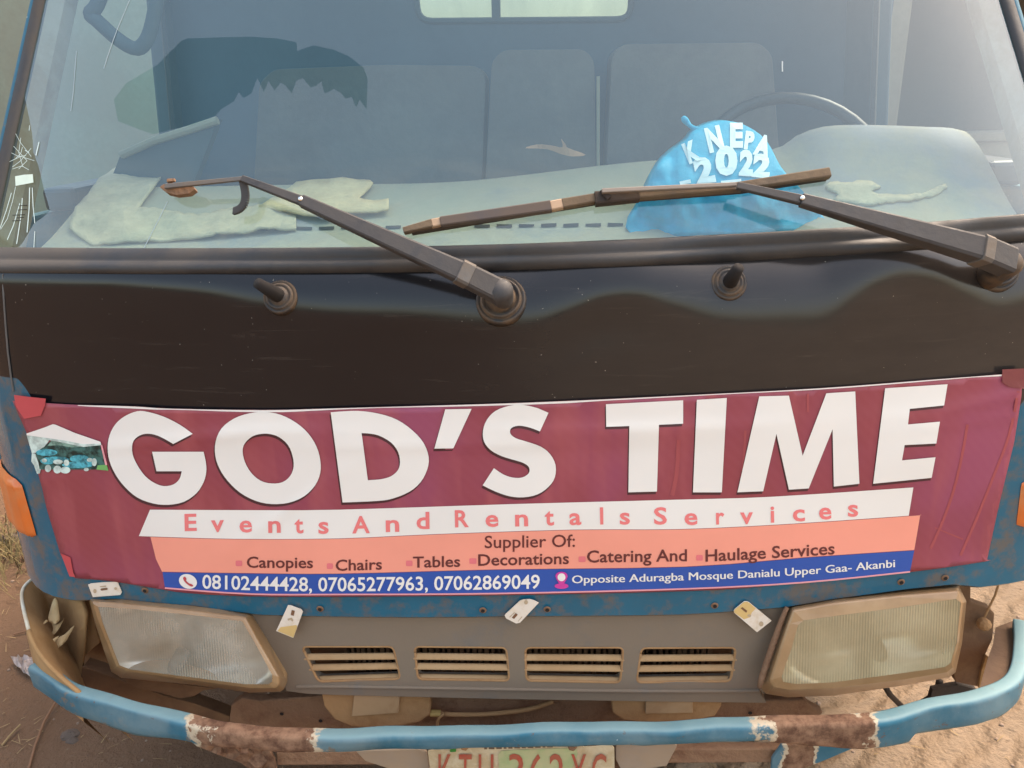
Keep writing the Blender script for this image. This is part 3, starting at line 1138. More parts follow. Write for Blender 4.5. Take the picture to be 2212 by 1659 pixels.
A_ = c5([(678, 993), (847, 990), (730, 1243), (608, 1245)])
S_ = c5([(1340, 1015)]+spline([(1285, 1135), (1220, 1110), (1150, 1098), (1102, 1113), (1095, 1147), (1130, 1178), (1200, 1200), (1290, 1232), (1350, 1280), (1385, 1350), (1380, 1430), (1340, 1490), (1270, 1538), (1180, 1557), (1090, 1550), (1000, 1520), (918, 1480)], 3, False)
        + spline([(990, 1370), (1050, 1410), (1110, 1430), (1170, 1430), (1213, 1403), (1215, 1365), (1180, 1337), (1120, 1318), (1040, 1293), (970, 1255), (927, 1200), (920, 1130), (945, 1060), (1000, 1003), (1090, 970), (1180, 965), (1270, 985)], 3, False))
T_ = c5([(1708, 960), (2203, 935), (2203, 1085), (2048, 1092), (2035, 1520), (1852, 1525), (1858, 1100), (1710, 1105)])
I_ = c6([(115, 932), (307, 920), (275, 1525), (90, 1525)])
M_ = c6([(515, 910), (705, 905), (793, 1290), (945, 890), (1130, 878), (1157, 1470), (993, 1488), (985, 1120), (832, 1500), (705, 1508), (625, 1150), (540, 1518), (375, 1525)])
E_ = c6([(1322, 858), (1722, 832), (1700, 968), (1480, 990), (1468, 1090), (1673, 1072), (1650, 1212), (1447, 1222), (1430, 1320), (1645, 1300), (1620, 1432), (1245, 1470)])
for out_, hol in ((G_, ()), (O_, (Oi,)), (D_, (Di,)), (A_, ()), (S_, ()), (T_, ()), (I_, ()), (M_, ()), (E_, ())):
    dx = -2.5
    sh, tt = MB(), MB()
    put(sh, [(x+dx, y+5.5) for x, y in out_], .0060, [[(x+dx, y+5.5) for x, y in h] for h in hol], 11)
    put(tt, out_, .0073, hol, 11)
    lo_ = tt.build('headline_letter', M['p_white'], BAN, smooth=True)
    sh.build('letter_shadow', M['p_shadow'], lo_, smooth=True)

def write(b, s, base, cap, off, S=BN, bold=0.0, mi=0, lean=0.0, space=1.0):
    """text whose left and right ends and baseline follow a measured line"""
    V, Fc = text_geo(s, bold, space)
    x0 = min(v[0] for v in V); x1 = max(v[0] for v in V)
    ch = cap_h()
    bx = [p[0] for p in base]
    V3 = []
    for v in V:
        px = bx[0]+(bx[-1]-bx[0])*(v[0]-x0)/(x1-x0)
        py = smooth_tab(base, px)
        k = v[1]/ch*(cap if not isinstance(cap, tuple) else cap[0]+(cap[1]-cap[0])*(px-bx[0])/(bx[-1]-bx[0]))
        V3.append(hit(S, px+lean*k, py-k, off))
    T2 = []
    for f in Fc:
        for i in range(1, len(f)-1):
            T2.append((f[0], f[i], f[i+1]))
    b.sheet(V3, T2, None, mi)

def glyph(b, ch_, cx, base, cap, wpx, off, S=BN, bold=0.0, rot=0.0, mi=0):
    V, Fc = text_geo(ch_, bold)
    x0 = min(v[0] for v in V); x1 = max(v[0] for v in V)
    k = cap/cap_h()
    kx = wpx/(x1-x0) if wpx else k*1.0
    ca, sa = cos(rot), sin(rot)
    V3 = []
    for v in V:
        x = (v[0]-(x0+x1)/2)*kx
        y = -v[1]*k
        V3.append(hit(S, cx+x*ca-y*sa, base+x*sa+y*ca, off))
    T2 = []
    for f in Fc:
        for i in range(1, len(f)-1):
            T2.append((f[0], f[i], f[i+1]))
    b.sheet(V3, T2, None, mi)

b = MB()
SUB = [('E', 412, 1146, 26), ('v', 470, 1148, 28), ('e', 531, 1149, 27), ('n', 593, 1150, 27), ('t', 646, 1151, 19), ('s', 699, 1152, 22),
       ('A', 780, 1151, 38), ('n', 848, 1148, 29), ('d', 914, 1142, 28), ('R', 998, 1138, 30), ('e', 1063, 1137, 28), ('n', 1127, 1136, 28), ('t', 1187, 1134, 20), ('a', 1243, 1133, 26), ('l', 1300, 1132, 7), ('s', 1350, 1132, 22),
       ('S', 1427, 1132, 28), ('e', 1493, 1133, 28), ('r', 1556, 1132, 18), ('v', 1613, 1131, 28), ('i', 1669, 1128, 8), ('c', 1726, 1125, 26), ('e', 1783, 1121, 27), ('s', 1843, 1115, 22)]
for i_, (ch_, cx, by, ww) in enumerate(SUB):
    glyph(b, ch_, cx, by, 35, ww, 0.0068, bold=.022, rot=-.02)
    b.build('subtitle_letter', M['p_pink'], BAN)
    b = MB()
write(b, "Supplier Of:", [(1047, 1184), (1242, 1181)], 26, 0.0068, bold=.007)
b.build('service_line', M['p_brown'], BAN)
for s, base, cp in (("Canopies", [(533, 1226), (676, 1227)], 23), ("Chairs", [(725, 1233), (825, 1230)], 23), ("Tables", [(892, 1226), (994, 1224)], 23),
                    ("Decorations", [(1033, 1222), (1229, 1218)], 24), ("Catering And", [(1268, 1215), (1484, 1212)], 25), ("Haulage Services", [(1524, 1213), (1660, 1206), (1803, 1197)], 25)):
    b = MB()
    write(b, s, base, cp, 0.0068, bold=.015)
    b.build('service_line', M['p_brown'], BAN)
for x0, y0, x1, y1 in ((509, 1211, 523, 1223), (706, 1217, 719, 1229), (877, 1211, 891, 1223), (1014, 1206, 1029, 1218), (1250, 1202, 1265, 1214), (1504, 1199, 1518, 1211)):
    b = MB()
    put(b, spline([(x0+2, y0), (x1-2, y0), (x1, y0+2), (x1, y1-2), (x1-2, y1), (x0+2, y1), (x0, y1-2), (x0, y0+2)], 2), .0066, step=20)
    b.build('bullet_mark', M['p_bullet'], BAN)
b = MB()
write(b, "08102444428, 07065277963, 07062869049", [(437, 1271), (560, 1275), (700, 1277), (920, 1275), (1166, 1271)], 29, .0068, bold=.014)
b.build('phone_numbers', M['p_white'], BAN)
b = MB()
for q_ in (-.55, 0, .55):          # the print is semibold
    write(b, "Opposite Aduragba Mosque Danialu Upper Gaa- Akanbi", [(1236+q_, 1260), (1400+q_, 1256), (1600+q_, 1249), (1770+q_, 1239), (1933+q_, 1225)], 16.5, .0069+.0003*q_)
b.build('address_line', M['p_white'], BAN)
b = MB()
el = lambda cx, cy, rx, ry, rot=0, n=24: [(cx+rx*cos(2*pi*k/n)*cos(rot)-ry*sin(2*pi*k/n)*sin(rot), cy+rx*cos(2*pi*k/n)*sin(rot)+ry*sin(2*pi*k/n)*cos(rot)) for k in range(n)]
put(b, el(406, 1256, 20, 15.5, .35), .0074, step=30)
PH = b.build('phone_mark', M['p_white'], BAN)
b = MB()
put(b, spline([(396, 1247), (400, 1246), (403, 1251), (402, 1254), (408, 1260), (412, 1261), (417, 1264), (416, 1267), (410, 1266), (401, 1259), (396, 1252)], 2), .0080, step=30)
b.build('handset', M['p_tape'], PH)
b = MB()
put(b, el(1213, 1266, 15, 6), .0074, step=30)
put(b, spline([(1200, 1245), (1203, 1238), (1213, 1235), (1223, 1238), (1226, 1246), (1221, 1256), (1213, 1267), (1205, 1256)], 2), .0080, step=30)
PN = b.build('pin_mark', M['p_magenta'], BAN)
b = MB()
put(b, el(1213, 1247, 8.5, 8.5), .0084, step=30)
b.build('pin_dot', M['p_white'], PN)
# printed picture of a party tent
tp = lambda L_: [(27.1+.12253*x, 840.3+.12253*y) for x, y in L_]
b = MB()
put(b, tp([(400, 1130), (560, 1010), (690, 905), (850, 925), (1250, 1015), (1550, 985), (1650, 1340), (1500, 1420), (480, 1420), (440, 1230)]), .0068, step=14, mi=2)
for cx, cy, rx, ry, mi in ((760, 1240, 230, 50, 3), (1180, 1230, 170, 70, 3), (620, 1270, 130, 60, 3), (1380, 1270, 110, 60, 3), (1150, 1340, 280, 55, 3), (600, 1120, 190, 60, 3)):
    put(b, tp(el(cx, cy, rx, ry)), .0072 + .0001*mi, step=14, mi=mi)
for px_ in ([(690, 905), (850, 925), (1250, 1015), (1050, 1030), (800, 990), (620, 1000)],):
    put(b, tp(px_), .0074, step=14, mi=4)
for cx, cy, rx, ry in ((800, 1285, 85, 42), (950, 1300, 50, 55), (625, 1400, 55, 65), (790, 1420, 70, 70), (930, 1430, 90, 60), (1360, 1250, 50, 35), (1440, 1290, 45, 70), (1300, 1420, 45, 30), (560, 1260, 45, 35)):
    put(b, tp(el(cx, cy, rx, ry)), .0078, step=14, mi=1)
put(b, tp([(245, 800), (400, 830), (640, 870), (640, 920), (540, 1040), (400, 1125), (340, 1130)]), 0.0068, step=14, mi=1)
put(b, tp([(340, 1130), (400, 1140), (440, 1260), (500, 1400), (480, 1490), (430, 1495), (380, 1350), (330, 1280)]), 0.0068, step=14, mi=1)
put(b, tp([(245, 785), (560, 680), (710, 620), (760, 630), (1100, 775), (1550, 930), (1562, 990), (1250, 1010), (900, 905), (500, 850), (250, 815)]), .0080, step=14, mi=0)
put(b, tp([(500, 850), (900, 905), (1250, 975), (1560, 960), (1562, 990), (1250, 1022), (860, 940), (520, 880)]), .0083, step=14, mi=1)
put(b, tp([(1500, 1345), (1660, 1335), (1690, 1440), (1480, 1420)]), .0078, step=14, mi=5)
put(b, tp([(1552, 985), (1580, 985), (1670, 1340), (1635, 1345)]), .0079, step=14, mi=6)
b.build('tent_picture', [M['p_white'], M['p_palegreen'], M['p_darkgreen'], M['p_teal'], print_mat('print_dim_green', (.16, .27, .22), .4, sc=80), M['p_grass'], M['p_pinkline']], BAN)

# ------------------------------------------------------------------ corner lamps
def corner_lamp(sgn, A, B_, a_end):
    """amber lens wrapped round the cab corner; A and B_ are the measured inner top and bottom ends"""
    pa, pb = hit(F0, *A), hit(F0, *B_)
    def ang(p):
        return math.asin(max(0, min(.98, (abs(p.x)-XB)/RC))) if abs(p.x) > XB else (abs(p.x)-XB)/RC
    V, Fc = [], []
    n, m_ = 18, 14
    for j in range(m_+1):
        v = j/m_
        z = pa.z+(pb.z-pa.z)*v
        a0 = ang(pa)+(ang(pb)-ang(pa))*v
        e = min(1, min(v, 1-v)/.10)
        ins = .10*(1-sqrt(max(0, 1-(1-e)**2)))
        for i in range(n+1):
            u = i/n
            a = a0+ins+(a_end-a0-2*ins)*u
            x = XB+RC*sin(max(a, 0)) if a > 0 else XB+RC*a
            nr = Vector((sgn*sin(max(a, 0)), -cos(max(a, 0)), 0))
            y = .062*(min(x, 1.0)/.8)**2.4+(z-.65)*.06+RC*(1-cos(max(a, 0)))
            rim_ = min(u, 1-u, v, 1-v)
            h = .002+.009*min(1, rim_/.05)+.0012*(sin(u*90) if rim_ > .06 else 0)
            V.append(Vector((sgn*x, y, z))+nr*h)
    for j in range(m_):
        for i in range(n):
            q = j*(n+1)+i
            Fc.append((q, q+1, q+n+2, q+n+1))
    b = MB()
    b.add(V, Fc)
    return b.build('turn_signal', M['orange'], TRUCK, smooth=True)
corner_lamp(-1, (47, 1038), (83, 1164), 1.50)
corner_lamp(1, (2206, 1035), (2193, 1140), 1.50)

# ------------------------------------------------------------------ grille
def GP(x, z):
    return bow(x)*.9+.012+(z-.6)*.05
b = MB()
gout = [(540, 1322), (735, 1328), (1040, 1330), (1100, 1333), (1165, 1328), (1480, 1320), (1705, 1308), (1668, 1400), (1640, 1478), (1643, 1500), (1656, 1519), (1400, 1516), (1100, 1511), (720, 1502), (660, 1499), (618, 1493), (612, 1470)]
def rr(pts, r=9):
    out = []
    n = len(pts)
    for i in range(n):
        p, a, c = Vector(pts[i]), Vector(pts[i-1]), Vector(pts[(i+1) % n])
        u = (a-p).normalized()*r
        v = (c-p).normalized()*r
        for t in (0, .25, .5, .75, 1):
            out.append(tuple(p+u*(1-t)**2+v*t*t))
    return out
slots = [[(652, 1396), (850, 1396), (866, 1466), (687, 1472)], [(895, 1396), (1094, 1398), (1101, 1470), (902, 1467)],
         [(1134, 1398), (1347, 1398), (1340, 1474), (1136, 1470)], [(1385, 1399), (1590, 1398), (1578, 1471), (1374, 1474)]]
V, T = region(gout, [rr(s, 12) for s in slots], 24)
b.sheet([hit(GP, x, y) for x, y in V], T, (0, .022, 0))
# raised lower rim
rim = spline([(640, 1484), (735, 1483), (1100, 1489), (1400, 1493), (1640, 1492)], 4, False)
b.tube([hit(GP, x, y, .001) for x, y in rim], .0035, 8)
GR = b.build('grille', M['grille'], TRUCK, bevel=.0025)
for s in slots:
    b = MB()
    (ax, ay), (bx_, by_), (cx_, cy_), (dx_, dy_) = s
    for t in (.30, .60):
        l = (ax+(dx_-ax)*t, ay+(dy_-ay)*t)
        r = (bx_+(cx_-bx_)*t, by_+(cy_-by_)*t)
        A = hit(GP, l[0]-4, l[1], -.008)
        B_ = hit(GP, r[0]+4, r[1], -.008)
        b.bar(A, B_, .012, .012, .016, .016, Vector((0, -.8, .6)))
    lo = [hit(GP, dx_-2, dy_-3, -.012), hit(GP, cx_+2, cy_-3, -.012)]
    b.bar(lo[0], lo[1], .012, .012, .022, .022, Vector((0, -.6, .8)))
    b.build('louvre', M['louvre'], GR, bevel=.003)
    b = MB()
    rim = rr(s, 12)
    b.tube([hit(GP, x, y, -.002) for x, y in rim+rim[:1]], .0028, 6)
    b.build('slot_rim', M['mud'], GR, smooth=True)
# radiator mess behind the slots
b = MB()
for i in range(60):
    x = -.36+.72*i/59
    b.box((x, .10+.02*random.random(), .50), (.004+.006*random.random(), .03, .2))
b.box((0, .13, .50), (.9, .01, .24))
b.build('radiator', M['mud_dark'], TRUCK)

# ------------------------------------------------------------------ headlights
def lens_mat(name, warm):
    m, N, L = new_mat(name)
    p = N['Principled BSDF']
    tc = N.new('ShaderNodeTexCoord').outputs['Object']
    n1 = noise(N, L, 9, 6, .62, tc)
    c = mixc(N, L, sstep(N, L, n1, .35, .7), warm[0], warm[1])
    n2 = noise(N, L, 34, 5, .6, tc)
    c = mixc(N, L, mth(N, L, 'MULTIPLY', n2, .35), c, DUST)
    L.new(c, p.inputs['Base Color'])
    p.inputs['Roughness'].default_value = .38
    p.inputs['Coat Weight'].default_value = .5
    p.inputs['Coat Roughness'].default_value = .12
    return m
def clear_lens(name, tint, dust, d0=(.50, .41, .26), d1=(.84, .79, .68)):
    m, N, L = new_mat(name)
    for n in list(N):
        if n.type == 'BSDF_PRINCIPLED':
            N.remove(n)
    out = [n for n in N if n.type == 'OUTPUT_MATERIAL'][0]
    tc = N.new('ShaderNodeTexCoord').outputs['Object']
    tr = N.new('ShaderNodeBsdfTransparent')
    tr.inputs[0].default_value = (*tint, 1)
    gl = N.new('ShaderNodeBsdfGlossy')
    gl.inputs['Roughness'].default_value = .15
    fr = N.new('ShaderNodeFresnel')
    geo = N.new('ShaderNodeNewGeometry')
    ior = mth(N, L, 'MULTIPLY_ADD', geo.outputs['Backfacing'], 1/1.5-1.5)
    ior.node.inputs[2].default_value = 1.5
    L.new(ior, fr.inputs['IOR'])
    wv = N.new('ShaderNodeTexWave')
    wv.bands_direction = 'X'
    wv.inputs['Scale'].default_value = 62
    wv.inputs['Distortion'].default_value = .3
    L.new(tc, wv.inputs[0])
    ribs = mth(N, L, 'MULTIPLY', wv.outputs[1], sstep(N, L, noise(N, L, 6, 3, .5, tc), .38, .62))
    bm_ = bump(N, L, ribs, .55, .002)
    L.new(bm_, gl.inputs['Normal'])
    L.new(bm_, fr.inputs['Normal'])
    mx = N.new('ShaderNodeMixShader')
    L.new(mth(N, L, 'MULTIPLY', fr.outputs[0], 2.2, True), mx.inputs[0])
    L.new(tr.outputs[0], mx.inputs[1])
    L.new(gl.outputs[0], mx.inputs[2])
    df = N.new('ShaderNodeBsdfDiffuse')
    n1 = noise(N, L, 8, 6, .62, tc)
    c = mixc(N, L, n1, d0, d1)
    L.new(c, df.inputs[0])
    L.new(bm_, df.inputs['Normal'])
    fac = mth(N, L, 'ADD', mth(N, L, 'MULTIPLY', n1, .5), dust-.25, True)
    fac = mth(N, L, 'ADD', fac, mth(N, L, 'MULTIPLY', ribs, .14), True)
    m2 = N.new('ShaderNodeMixShader')
    L.new(fac, m2.inputs[0])
    L.new(mx.outputs[0], m2.inputs[1])
    L.new(df.outputs[0], m2.inputs[2])
    L.new(m2.outputs[0], out.inputs['Surface'])
    return m
M['lens_rim'] = lens_mat('lens_rim', ((.26, .145, .058), (.36, .225, .11)))
M['lens_l'] = clear_lens('lens_left', (.97, .95, .90), .26)
M['lens_r'] = clear_lens('lens_right', (.97, .94, .80), .52, (.40, .315, .17), (.54, .45, .28))
M['reflector'] = mat('reflector', (.92, .91, .88), .36, metal=1, grain=.03)
M['reflector_dark'] = mat('reflector_dark', (.10, .09, .08), .4)
M['bezel'] = mat('bezel_dusty', (.30, .195, .10), .8, dust=(.38, .26, .14), dust_amt=.4, dscale=14, bumps=.12)

def HP(x, z):
    return bow(x)*1.0+.004+(z-.62)*.22
def headlight(outl, lens, inner, m_lens, bezel_off, tag_name, refl):
    """outl: housing outline, lens: front edge of the glass body, inner: fluted window (all measured)"""
    b = MB()
    n = len(outl)
    back = [hit(HP, x, y, -.02) for x, y in outl]
    deep = [p+Vector((0, .11, 0)) for p in back]
    front = [hit(HP, x, y, .030) for x, y in lens]
    front2 = [hit(HP, x, y, .034) for x, y in inner]
    b.loft([deep, back, front, front2], caps=False)
    o = b.build('headlight', M['lens_rim'], TRUCK, bevel=.004)
    b = MB()
    V, T = region(inner, step=14)
    b.sheet([hit(HP, x, y, .0335) for x, y in V], T)
    b.build('headlight_lens', m_lens, o, smooth=True)
    # reflector bowl behind the glass
    b = MB()
    V, T = region([(x, y) for x, y in inner], step=9)
    cx = sum(p[0] for p in inner)/len(inner)
    cy = sum(p[1] for p in inner)/len(inner)
    hx = max(abs(p[0]-cx) for p in inner)
    hy = max(abs(p[1]-cy) for p in inner)
    V3 = []
    for x, y in V:
        u, v = (x-cx-refl[0])/hx, (y-cy-refl[1])/hy
        r2 = u*u*.9+v*v*.8
        dd = -.085+.095*min(1, r2)+.006*sin(x*.026+y*.024)*sin(y*.040+1)
        V3.append(hit(HP, x, y, min(.026, dd)))
    b.sheet(V3, T)
    b.build('reflector', M['reflector'], o, smooth=True)
    b = MB()
    q = hit(HP, cx+refl[0], cy+refl[1], -.075)
    b.lathe(q, (0, -1, -.1), [(.016, 0), (.016, .03), (.012, .045), (.001, .048)], 16)
    b.build('bulb_shield', M['reflector_dark'], o, smooth=True)
    return o
HLL = headlight([(190, 1287), (262, 1284), (400, 1295), (545, 1322), (578, 1382), (617, 1465), (615, 1488), (605, 1495), (540, 1497), (420, 1480), (262, 1465), (240, 1452), (222, 1400), (203, 1340)],
                [(198, 1300), (265, 1304), (400, 1318), (530, 1333), (560, 1388), (603, 1462), (603, 1480), (595, 1486), (540, 1486), (420, 1470), (275, 1450), (252, 1440), (234, 1395), (212, 1340)],
                [(212, 1311), (270, 1314), (400, 1327), (523, 1342), (551, 1390), (588, 1458), (588, 1472), (580, 1478), (530, 1478), (420, 1464), (281, 1446), (258, 1437), (241, 1394), (221, 1343)],
                M['lens_l'], .03, 'l', (-10, 8))
HLR = headlight([(1705, 1306), (1800, 1288), (1945, 1272), (2070, 1262), (2088, 1300), (2086, 1320), (2078, 1390), (2064, 1455), (2050, 1464), (1950, 1482), (1800, 1504), (1700, 1507), (1655, 1500), (1640, 1482), (1668, 1400), (1690, 1345)],
                [(1712, 1318), (1800, 1302), (1945, 1286), (2068, 1276), (2080, 1302), (2078, 1322), (2071, 1388), (2058, 1442), (2046, 1452), (1950, 1468), (1800, 1486), (1705, 1490), (1672, 1484), (1662, 1470), (1684, 1400), (1702, 1346)],
                [(1736, 1340), (1800, 1331), (1945, 1312), (2065, 1294), (2076, 1302), (2073, 1324), (2067, 1387), (2054, 1432), (2041, 1441), (1950, 1454), (1800, 1474), (1720, 1478), (1692, 1473), (1688, 1462), (1710, 1400), (1724, 1350)],
                M['lens_r'], .03, 'r', (0, -8))
# glued rusty edge of the right headlight
b = MB()
b.tube([hit(HP, x, y, .012) for x, y in ((1700, 1312), (1688, 1340), (1672, 1385), (1655, 1435), (1645, 1465), (1640, 1485))], [.004, .005, .006, .006, .006, .004], 8)
b.build('rust_seam', M['rust'], HLR, smooth=True)

# ------------------------------------------------------------------ bumper
ZBU = .485
IN_EDGE = [(91, 1423), (130, 1452), (175, 1480), (286, 1511), (414, 1541), (495, 1562), (630, 1570), (735, 1572), (834, 1570), (1138, 1562), (1470, 1555), (1547, 1550), (1628, 1548), (1750, 1542),
           (1884, 1538), (1999, 1511), (2107, 1487), (2161, 1467), (2184, 1437), (2191, 1386), (2189, 1339)]
def bumper():
    base = [on_z(x, y, ZBU) for x, y in IN_EDGE]
    p2 = spline([(p.x, p.y) for p in base], 10, False)
    n = len(p2)
    rings = []
    for i, (x, y) in enumerate(p2):
        a = Vector(p2[max(0, i-1)])
        c = Vector(p2[min(n-1, i+1)])
        d = (c-a).normalized()
        nr = Vector((d.y, -d.x, 0))          # outward (towards the viewer / outside)
        ax = abs(x)
        h = .030+.022*max(0, min(1, (ax-.50)/.2))
        if .42 < x < .66:
            h += .020*math.exp(-((x-.58)/.16)**2)
        wv = .0015*sin(x*21)+.001*sin(x*47)
        p = Vector((x, y, ZBU+wv))
        top = .017
        dn = .0055*mnoise.noise(Vector((x*9, y*9, 2)))+.002*mnoise.noise(Vector((x*30, y*30, 7)))
        d2 = .006*mnoise.noise(Vector((x*7, y*7, 11)))
        prof = [(0.0, -.016), (-.001, -.001), (.002, .0008), (top-.002+dn, .0013+dn*.4), (top+.003+dn, .0012+dn*.4), (top+.007+dn, -.0008), (top+.0088+dn, -.0045), (top+.0090+dn, -.009), (top+.0095+d2, -h*.55), (top+.009+d2, -h*.88), (top+.006+d2, -h+dn), (top-.004, -h+dn), (top, -h*.85), (top+.003, -h*.5), (top-.002, -.010), (top*.6, -.004), (.004, -.006), (.003, -.016)]
        rings.append([p+nr*q+Vector((0, 0, z)) for q, z in prof])
    b = MB()
    b.loft(rings)
    return b.build('bumper', M['bumper_blue'], TRUCK, smooth=True)
BUM = bumper()
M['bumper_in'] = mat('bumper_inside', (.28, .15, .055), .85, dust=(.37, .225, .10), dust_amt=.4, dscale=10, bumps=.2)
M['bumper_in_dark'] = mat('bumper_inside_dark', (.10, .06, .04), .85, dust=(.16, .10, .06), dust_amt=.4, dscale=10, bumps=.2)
# left end cap: a tall curved sheet, pale edge on top
rim = spline([(175, 1500), (130, 1462), (91, 1420), (68, 1380), (58, 1345), (49, 1305), (48, 1280), (58, 1262), (82, 1243), (110, 1226)], 4, False)
b = MB()
r0, r1, r2, r3 = [], [], [], []
for i, (x, y) in enumerate(rim):
    t = i/(len(rim)-1)
    z = .482+.075*min(1, t*2.2)
    p = on_z(x, y, z)
    r0.append(p)
    r1.append(p+Vector((.0035, .001, .0)))
    r2.append(p+Vector((.022, .02, -.05)))
    r3.append(p+Vector((.045, .05, -.16)))
V = r0+r1+r2+r3+[p+Vector((-.006, -.004, -.06)) for p in r0]+[p+Vector((.03, .03, -.17)) for p in r0]
n = len(rim)
Fc = []
for row in range(3):
    for i in range(n-1):
        a = row*n+i
        Fc.append((a, a+1, a+1+n, a+n))
for i in range(n-1):
    Fc.append((i, i+4*n, i+1+4*n, i+1))
    Fc.append((i+4*n, i+5*n, i+1+5*n, i+1+4*n))
b.add(V, Fc)
EC = b.build('bumper_end', M['bumper_in'], BUM, smooth=True)
b = MB()
b.tube([p+Vector((0, 0, .001)) for p in r0[14:]], .0035, 8)
b.build('end_edge', mat('end_edge_pale', (.62, .62, .52), .6, dust=(.45, .32, .18), dust_amt=.3), BUM, smooth=True)
b = MB()
b.tube([p+Vector((0, 0, .001)) for p in r0[:15]], .0045, 8)
b.build('end_edge', M['bumper_in'], BUM, smooth=True)
# inner blade behind the end cap (dusty)
b = MB()
V, T = region([(72, 1272), (110, 1278), (140, 1292), (176, 1300), (186, 1330), (182, 1390), (176, 1440), (182, 1500), (150, 1470), (100, 1418), (75, 1370), (62, 1310)], step=14)
V3 = []
for x, y in V:
    t = (x-62)/120
    V3.append(on_y(x, y, .10+.13*(1-t)+.03*sin(t*3)))
b.sheet(V3, T, (0, .01, 0))
b.build('corner_liner', M['bumper_in'], TRUCK, smooth=True)
# right end: inner side and drop piece
b = MB()
V, T = region([(2147, 1354), (2168, 1346), (2189, 1338), (2192, 1386), (2185, 1437), (2163, 1467), (2112, 1486), (2130, 1420), (2143, 1385)], step=14)
V3 = []
for x, y in V:
    p = on_z(x, y, .50)
    V3.append(on_z(x+4, y+1, .468))
b.sheet(V3, T, (0, 0, -.01))
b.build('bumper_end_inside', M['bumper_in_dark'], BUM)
b = MB()
V, T = region([(1690, 1610), (1760, 1606), (1800, 1600), (1870, 1606), (1790, 1640), (1720, 1668), (1664, 1690), (1668, 1640)], step=18)
V3 = [on_y(x, y, -.085+.0*x) for x, y in V]
b.sheet(V3, T, (0, .008, 0))
b.build('bumper_lower_lip', blue_paint('lip_blue', .55, ((.455, .515, 0),)), BUM, bevel=.002)
# left torn lower lip
b = MB()
V, T = region([(398, 1590), (450, 1592), (520, 1600), (575, 1610), (592, 1640), (600, 1680), (560, 1676), (520, 1648), (470, 1630), (425, 1612)], step=14)
V3 = [on_y(x, y, -.082+.010*sin(x*.11)*sin(y*.13)) for x, y in V]
b.sheet(V3, T, (0, .006, 0))
b.build('bumper_torn_lip', blue_paint('torn_blue', .5, ((-.62, -.44, 0),)), BUM)
# valance below the rail
b = MB()
b.bar(on_y(600, 1632, -.06), on_y(1700, 1625, -.06), .03, .03, .02, .02, Vector((0, -1, .2)))
b.build('bumper_rail', M['rust'], BUM, bevel=.003)
M['primer'] = mat('primer_grey', (.30, .235, .18), .75, dust=(.34, .24, .15), dust_amt=.4)
b = MB()
put(b, [(768, 1622), (900, 1618), (922, 1624), (930, 1668), (860, 1668), (790, 1645)], .0, S=lambda x, z: -.092, step=20, thick=(0, .006, 0))
b.build('plate_bracket', M['primer'], BUM, bevel=.002)
b = MB()
put(b, [(1330, 1604), (1455, 1603), (1463, 1612), (1440, 1655), (1345, 1668), (1330, 1640)], .0, S=lambda x, z: -.092, step=20, thick=(0, .006, 0))
b.build('plate_bracket', M['primer'], BUM, bevel=.002)
b = MB()
put(b, [(905, 1612), (1330, 1592), (1345, 1605), (1345, 1720), (900, 1720)], .0, S=lambda x, z: -.075, step=40, thick=(0, .01, 0))
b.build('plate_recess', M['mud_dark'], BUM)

# ------------------------------------------------------------------ number plate
PLY = lambda x, z: -.106+.004*sin(x*14)+(z-.40)*-.10
b = MB()
pto = [(924, 1622), (960, 1618), (1010, 1613), (1100, 1609), (1180, 1606), (1238, 1603), (1250, 1606), (1262, 1614), (1300, 1612), (1322, 1611), (1327, 1616), (1328, 1700), (1318, 1775), (945, 1785), (935, 1700)]
put(b, pto, 0, S=PLY, step=16, thick=(0, .002, 0))
PL = b.build('number_plate', M['plate'], TRUCK, smooth=False)
b = MB()
put(b, [(1076, 1630), (1082, 1622), (1110, 1620), (1200, 1617), (1245, 1616), (1248, 1628), (1236, 1660), (1215, 1690), (1090, 1700), (1078, 1660)], .001, S=PLY, step=16)
b.build('green_wash', M['plate_green'], PL)
b = MB()
for ch_, cx, wd in (('K', 962, 30), ('T', 1005, 28), ('U', 1050, 32), ('3', 1115, 32), ('6', 1158, 30), ('2', 1203, 32), ('X', 1250, 34), ('C', 1294, 32)):
    glyph(b, ch_, cx, 1708, 78, wd, .0022, S=PLY, bold=.004)
glyph(b, '-', 1085, 1700, 78, 12, .0022, S=PLY)
b.build('plate_lettering', M['plate_red'], PL)
b = MB()
random.seed(3)
x = 1046
while x < 1198:
    wv = random.choice((6, 9, 12))
    put(b, [(x, 1615-.03*(x-1040)), (x+wv, 1615-.03*(x-1040)), (x+wv, 1619-.03*(x-1040)), (x, 1619-.03*(x-1040))], .0018, S=PLY, step=30)
    x += wv+4
b.build('plate_small_print', M['plate_dark'], PL)
b = MB()
put(b, [(972, 1619), (985, 1617), (985, 1624), (972, 1625)], .0018, S=PLY, step=30)
b.build('plate_flag', M['flag_green'], PL)
for a_, b2 in ((1004, 1610), (1236, 1611)):
    b = MB()
    b.lathe(hit(PLY, a_, b2, .001), (0, -1, .3), [(.009, 0), (.008, .004), (.005, .006), (.001, .006)], 6)
    b.build('plate_bolt', M['rust'] if a_ > 1100 else M['mud'], PL)

